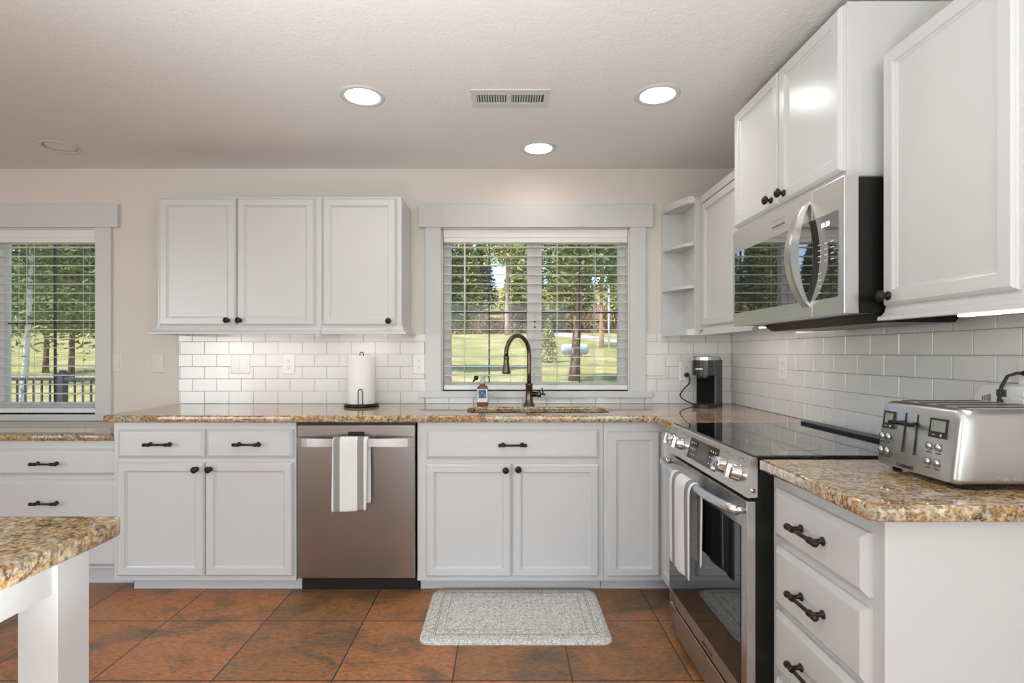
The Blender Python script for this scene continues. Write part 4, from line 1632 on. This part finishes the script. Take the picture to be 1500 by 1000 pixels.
# underbrush along the edge of the woods
rnd2 = random.Random(21)
m = MB()
for i in range(17000):
    x = rnd2.uniform(-72, 36); y = rnd2.uniform(61.7, 63.3)
    hgt = 2.3 + .6 * math.sin(x * .7) + .5 * math.sin(x * 1.9)
    c_ = Vector((x, y, gh(x, y) + hgt * rnd2.random()))
    d = Vector((rnd2.gauss(0, .5), rnd2.gauss(0, .5), rnd2.gauss(0, 1))).normalized()
    e_ = d.cross(Vector((rnd2.gauss(0, 1), rnd2.gauss(0, 1), .2))).normalized()
    s_ = rnd2.uniform(.2, .5)
    m._add([c_ - d * s_, c_ - d * s_ + e_ * s_ * .25, c_ + d * s_ + e_ * s_ * .2, c_ + d * s_ - e_ * s_ * .1], [[0, 1, 2, 3]])
me = bpy.data.meshes.new('undergrowth')
me.from_pydata(m.v, [], m.f)
props(put('undergrowth', me, leafmat('brown_undergrowth', [(.12, .075, .045), (.26, .17, .10), (.36, .28, .13)]), None, (0, 0, 0)), 'brown tangled undergrowth along the edge of the woods', 'undergrowth', kind='stuff')

# single trees
tree((3.35, 26.5, gh(3.3, 26.5)), 'large pine with a thick bare trunk in front of the white tank', crown_mesh('crown', 5.2, 15, 3.6, 9000, .20, .22, M['pine'], 5), trunk_mesh('trunk', 14, .235, M['bark'], .35, 8, 5), rz=.4)
tree((.25, 61, gh(.3, 61)), 'pine with a pale bare trunk in the middle of the lawn, above the faucet', crown_mesh('crown', 8.5, 17, 3.2, 7000, .26, .15, M['pine2'], 6), trunk_mesh('trunk', 16, .30, mat('pinkish_bark', (.42, .30, .25), .9, spec=.1), 0, 8, 6))
tree((8.6, 48, gh(8.6, 48)), 'pine with a straight orange trunk right of the white tank', crown_mesh('crown', 7.2, 17, 3.6, 8000, .25, .2, M['pine'], 8), trunk_mesh('trunk', 16, .22, M['bark_orange'], 0, 6, 7))
tree((3.0, 38, gh(3, 38) - .2), 'small bushy green pine left of the white tank', crown_mesh('crown', .2, 3.4, .95, 1500, .16, .05, M['pine2'], 9), trunk_mesh('trunk', 3.0, .05, M['bark'], 0, 3, 9))
tree((-10.75, 11.8, gh(-10.7, 11.8)), 'white-barked leaning tree just outside the far left window', crown_mesh('crown', 2.7, 7.0, 2.0, 5200, .075, .15, M['pine'], 12), trunk_mesh('trunk', 6.5, .075, M['bark_pale'], .55, 12, 13), name='birch_tree')
tree((-21, 26, gh(-21, 26)), 'dark pine behind the railing in the far left window', crown_mesh('crown', 2.6, 12, 3.2, 8000, .16, .2, M['pine'], 14), trunk_mesh('trunk', 11, .14, M['bark'], .1, 10, 14))
tree((-26.5, 31, gh(-26.5, 31)), 'pine with open dark boughs left of the dark pine in the far left window', crown_mesh('crown', 3.2, 13, 3.4, 8000, .16, .2, M['pine'], 15), trunk_mesh('trunk', 12, .15, M['bark'], .1, 10, 15))
tree((-4.2, 32, gh(-4.2, 32)), 'pine standing just left of the sink window view, shading the lawn', CR[2], TR, sc=.8)

m = MB(); gz = gh(9.0, 48)
m.tube([(9.15, 47.5, gz - .3), (9.15, 47.5, gz + 5.6)], .085, 10)
o = m.build('white_pole', mat('white_pole_paint', (.75, .75, .74), .5))
props(o, 'thin white pole next to the orange-barked pine', 'pole')

r = empty('propane_tank', (5.45, 42, gh(5.4, 42)), 'white horizontal propane tank on the lawn behind the thick pine trunk', 'tank')
zc = gh(5.4, 42) + .57
m = MB()
pr_ = [(0, -1.10)] + [(.42 * math.sin(PI / 2 * i / 6), -.78 - .32 * math.cos(PI / 2 * i / 6)) for i in range(1, 7)] + [(.42 * math.cos(PI / 2 * i / 6), .78 + .32 * math.sin(PI / 2 * i / 6)) for i in range(0, 6)] + [(0, 1.10)]
m.lathe(pr_, (5.45, 42, zc), 'X', 24)
m.build('vessel', mat('white_tank_paint', (.36, .40, .48), .45), r)
m = MB(); m.lathe([(0, 0), (.16, 0), (.16, .10), (.10, .16), (0, .17)], (5.45, 42, zc + .40), 'Z', 16)
m.build('valve_dome', M['vinyl'], r)
for x in (4.85, 6.05):
    m = MB(); m.box(x - .06, x + .06, 41.75, 42.25, zc - .75, zc - .33)
    m.build('foot', M['vinyl'], r)
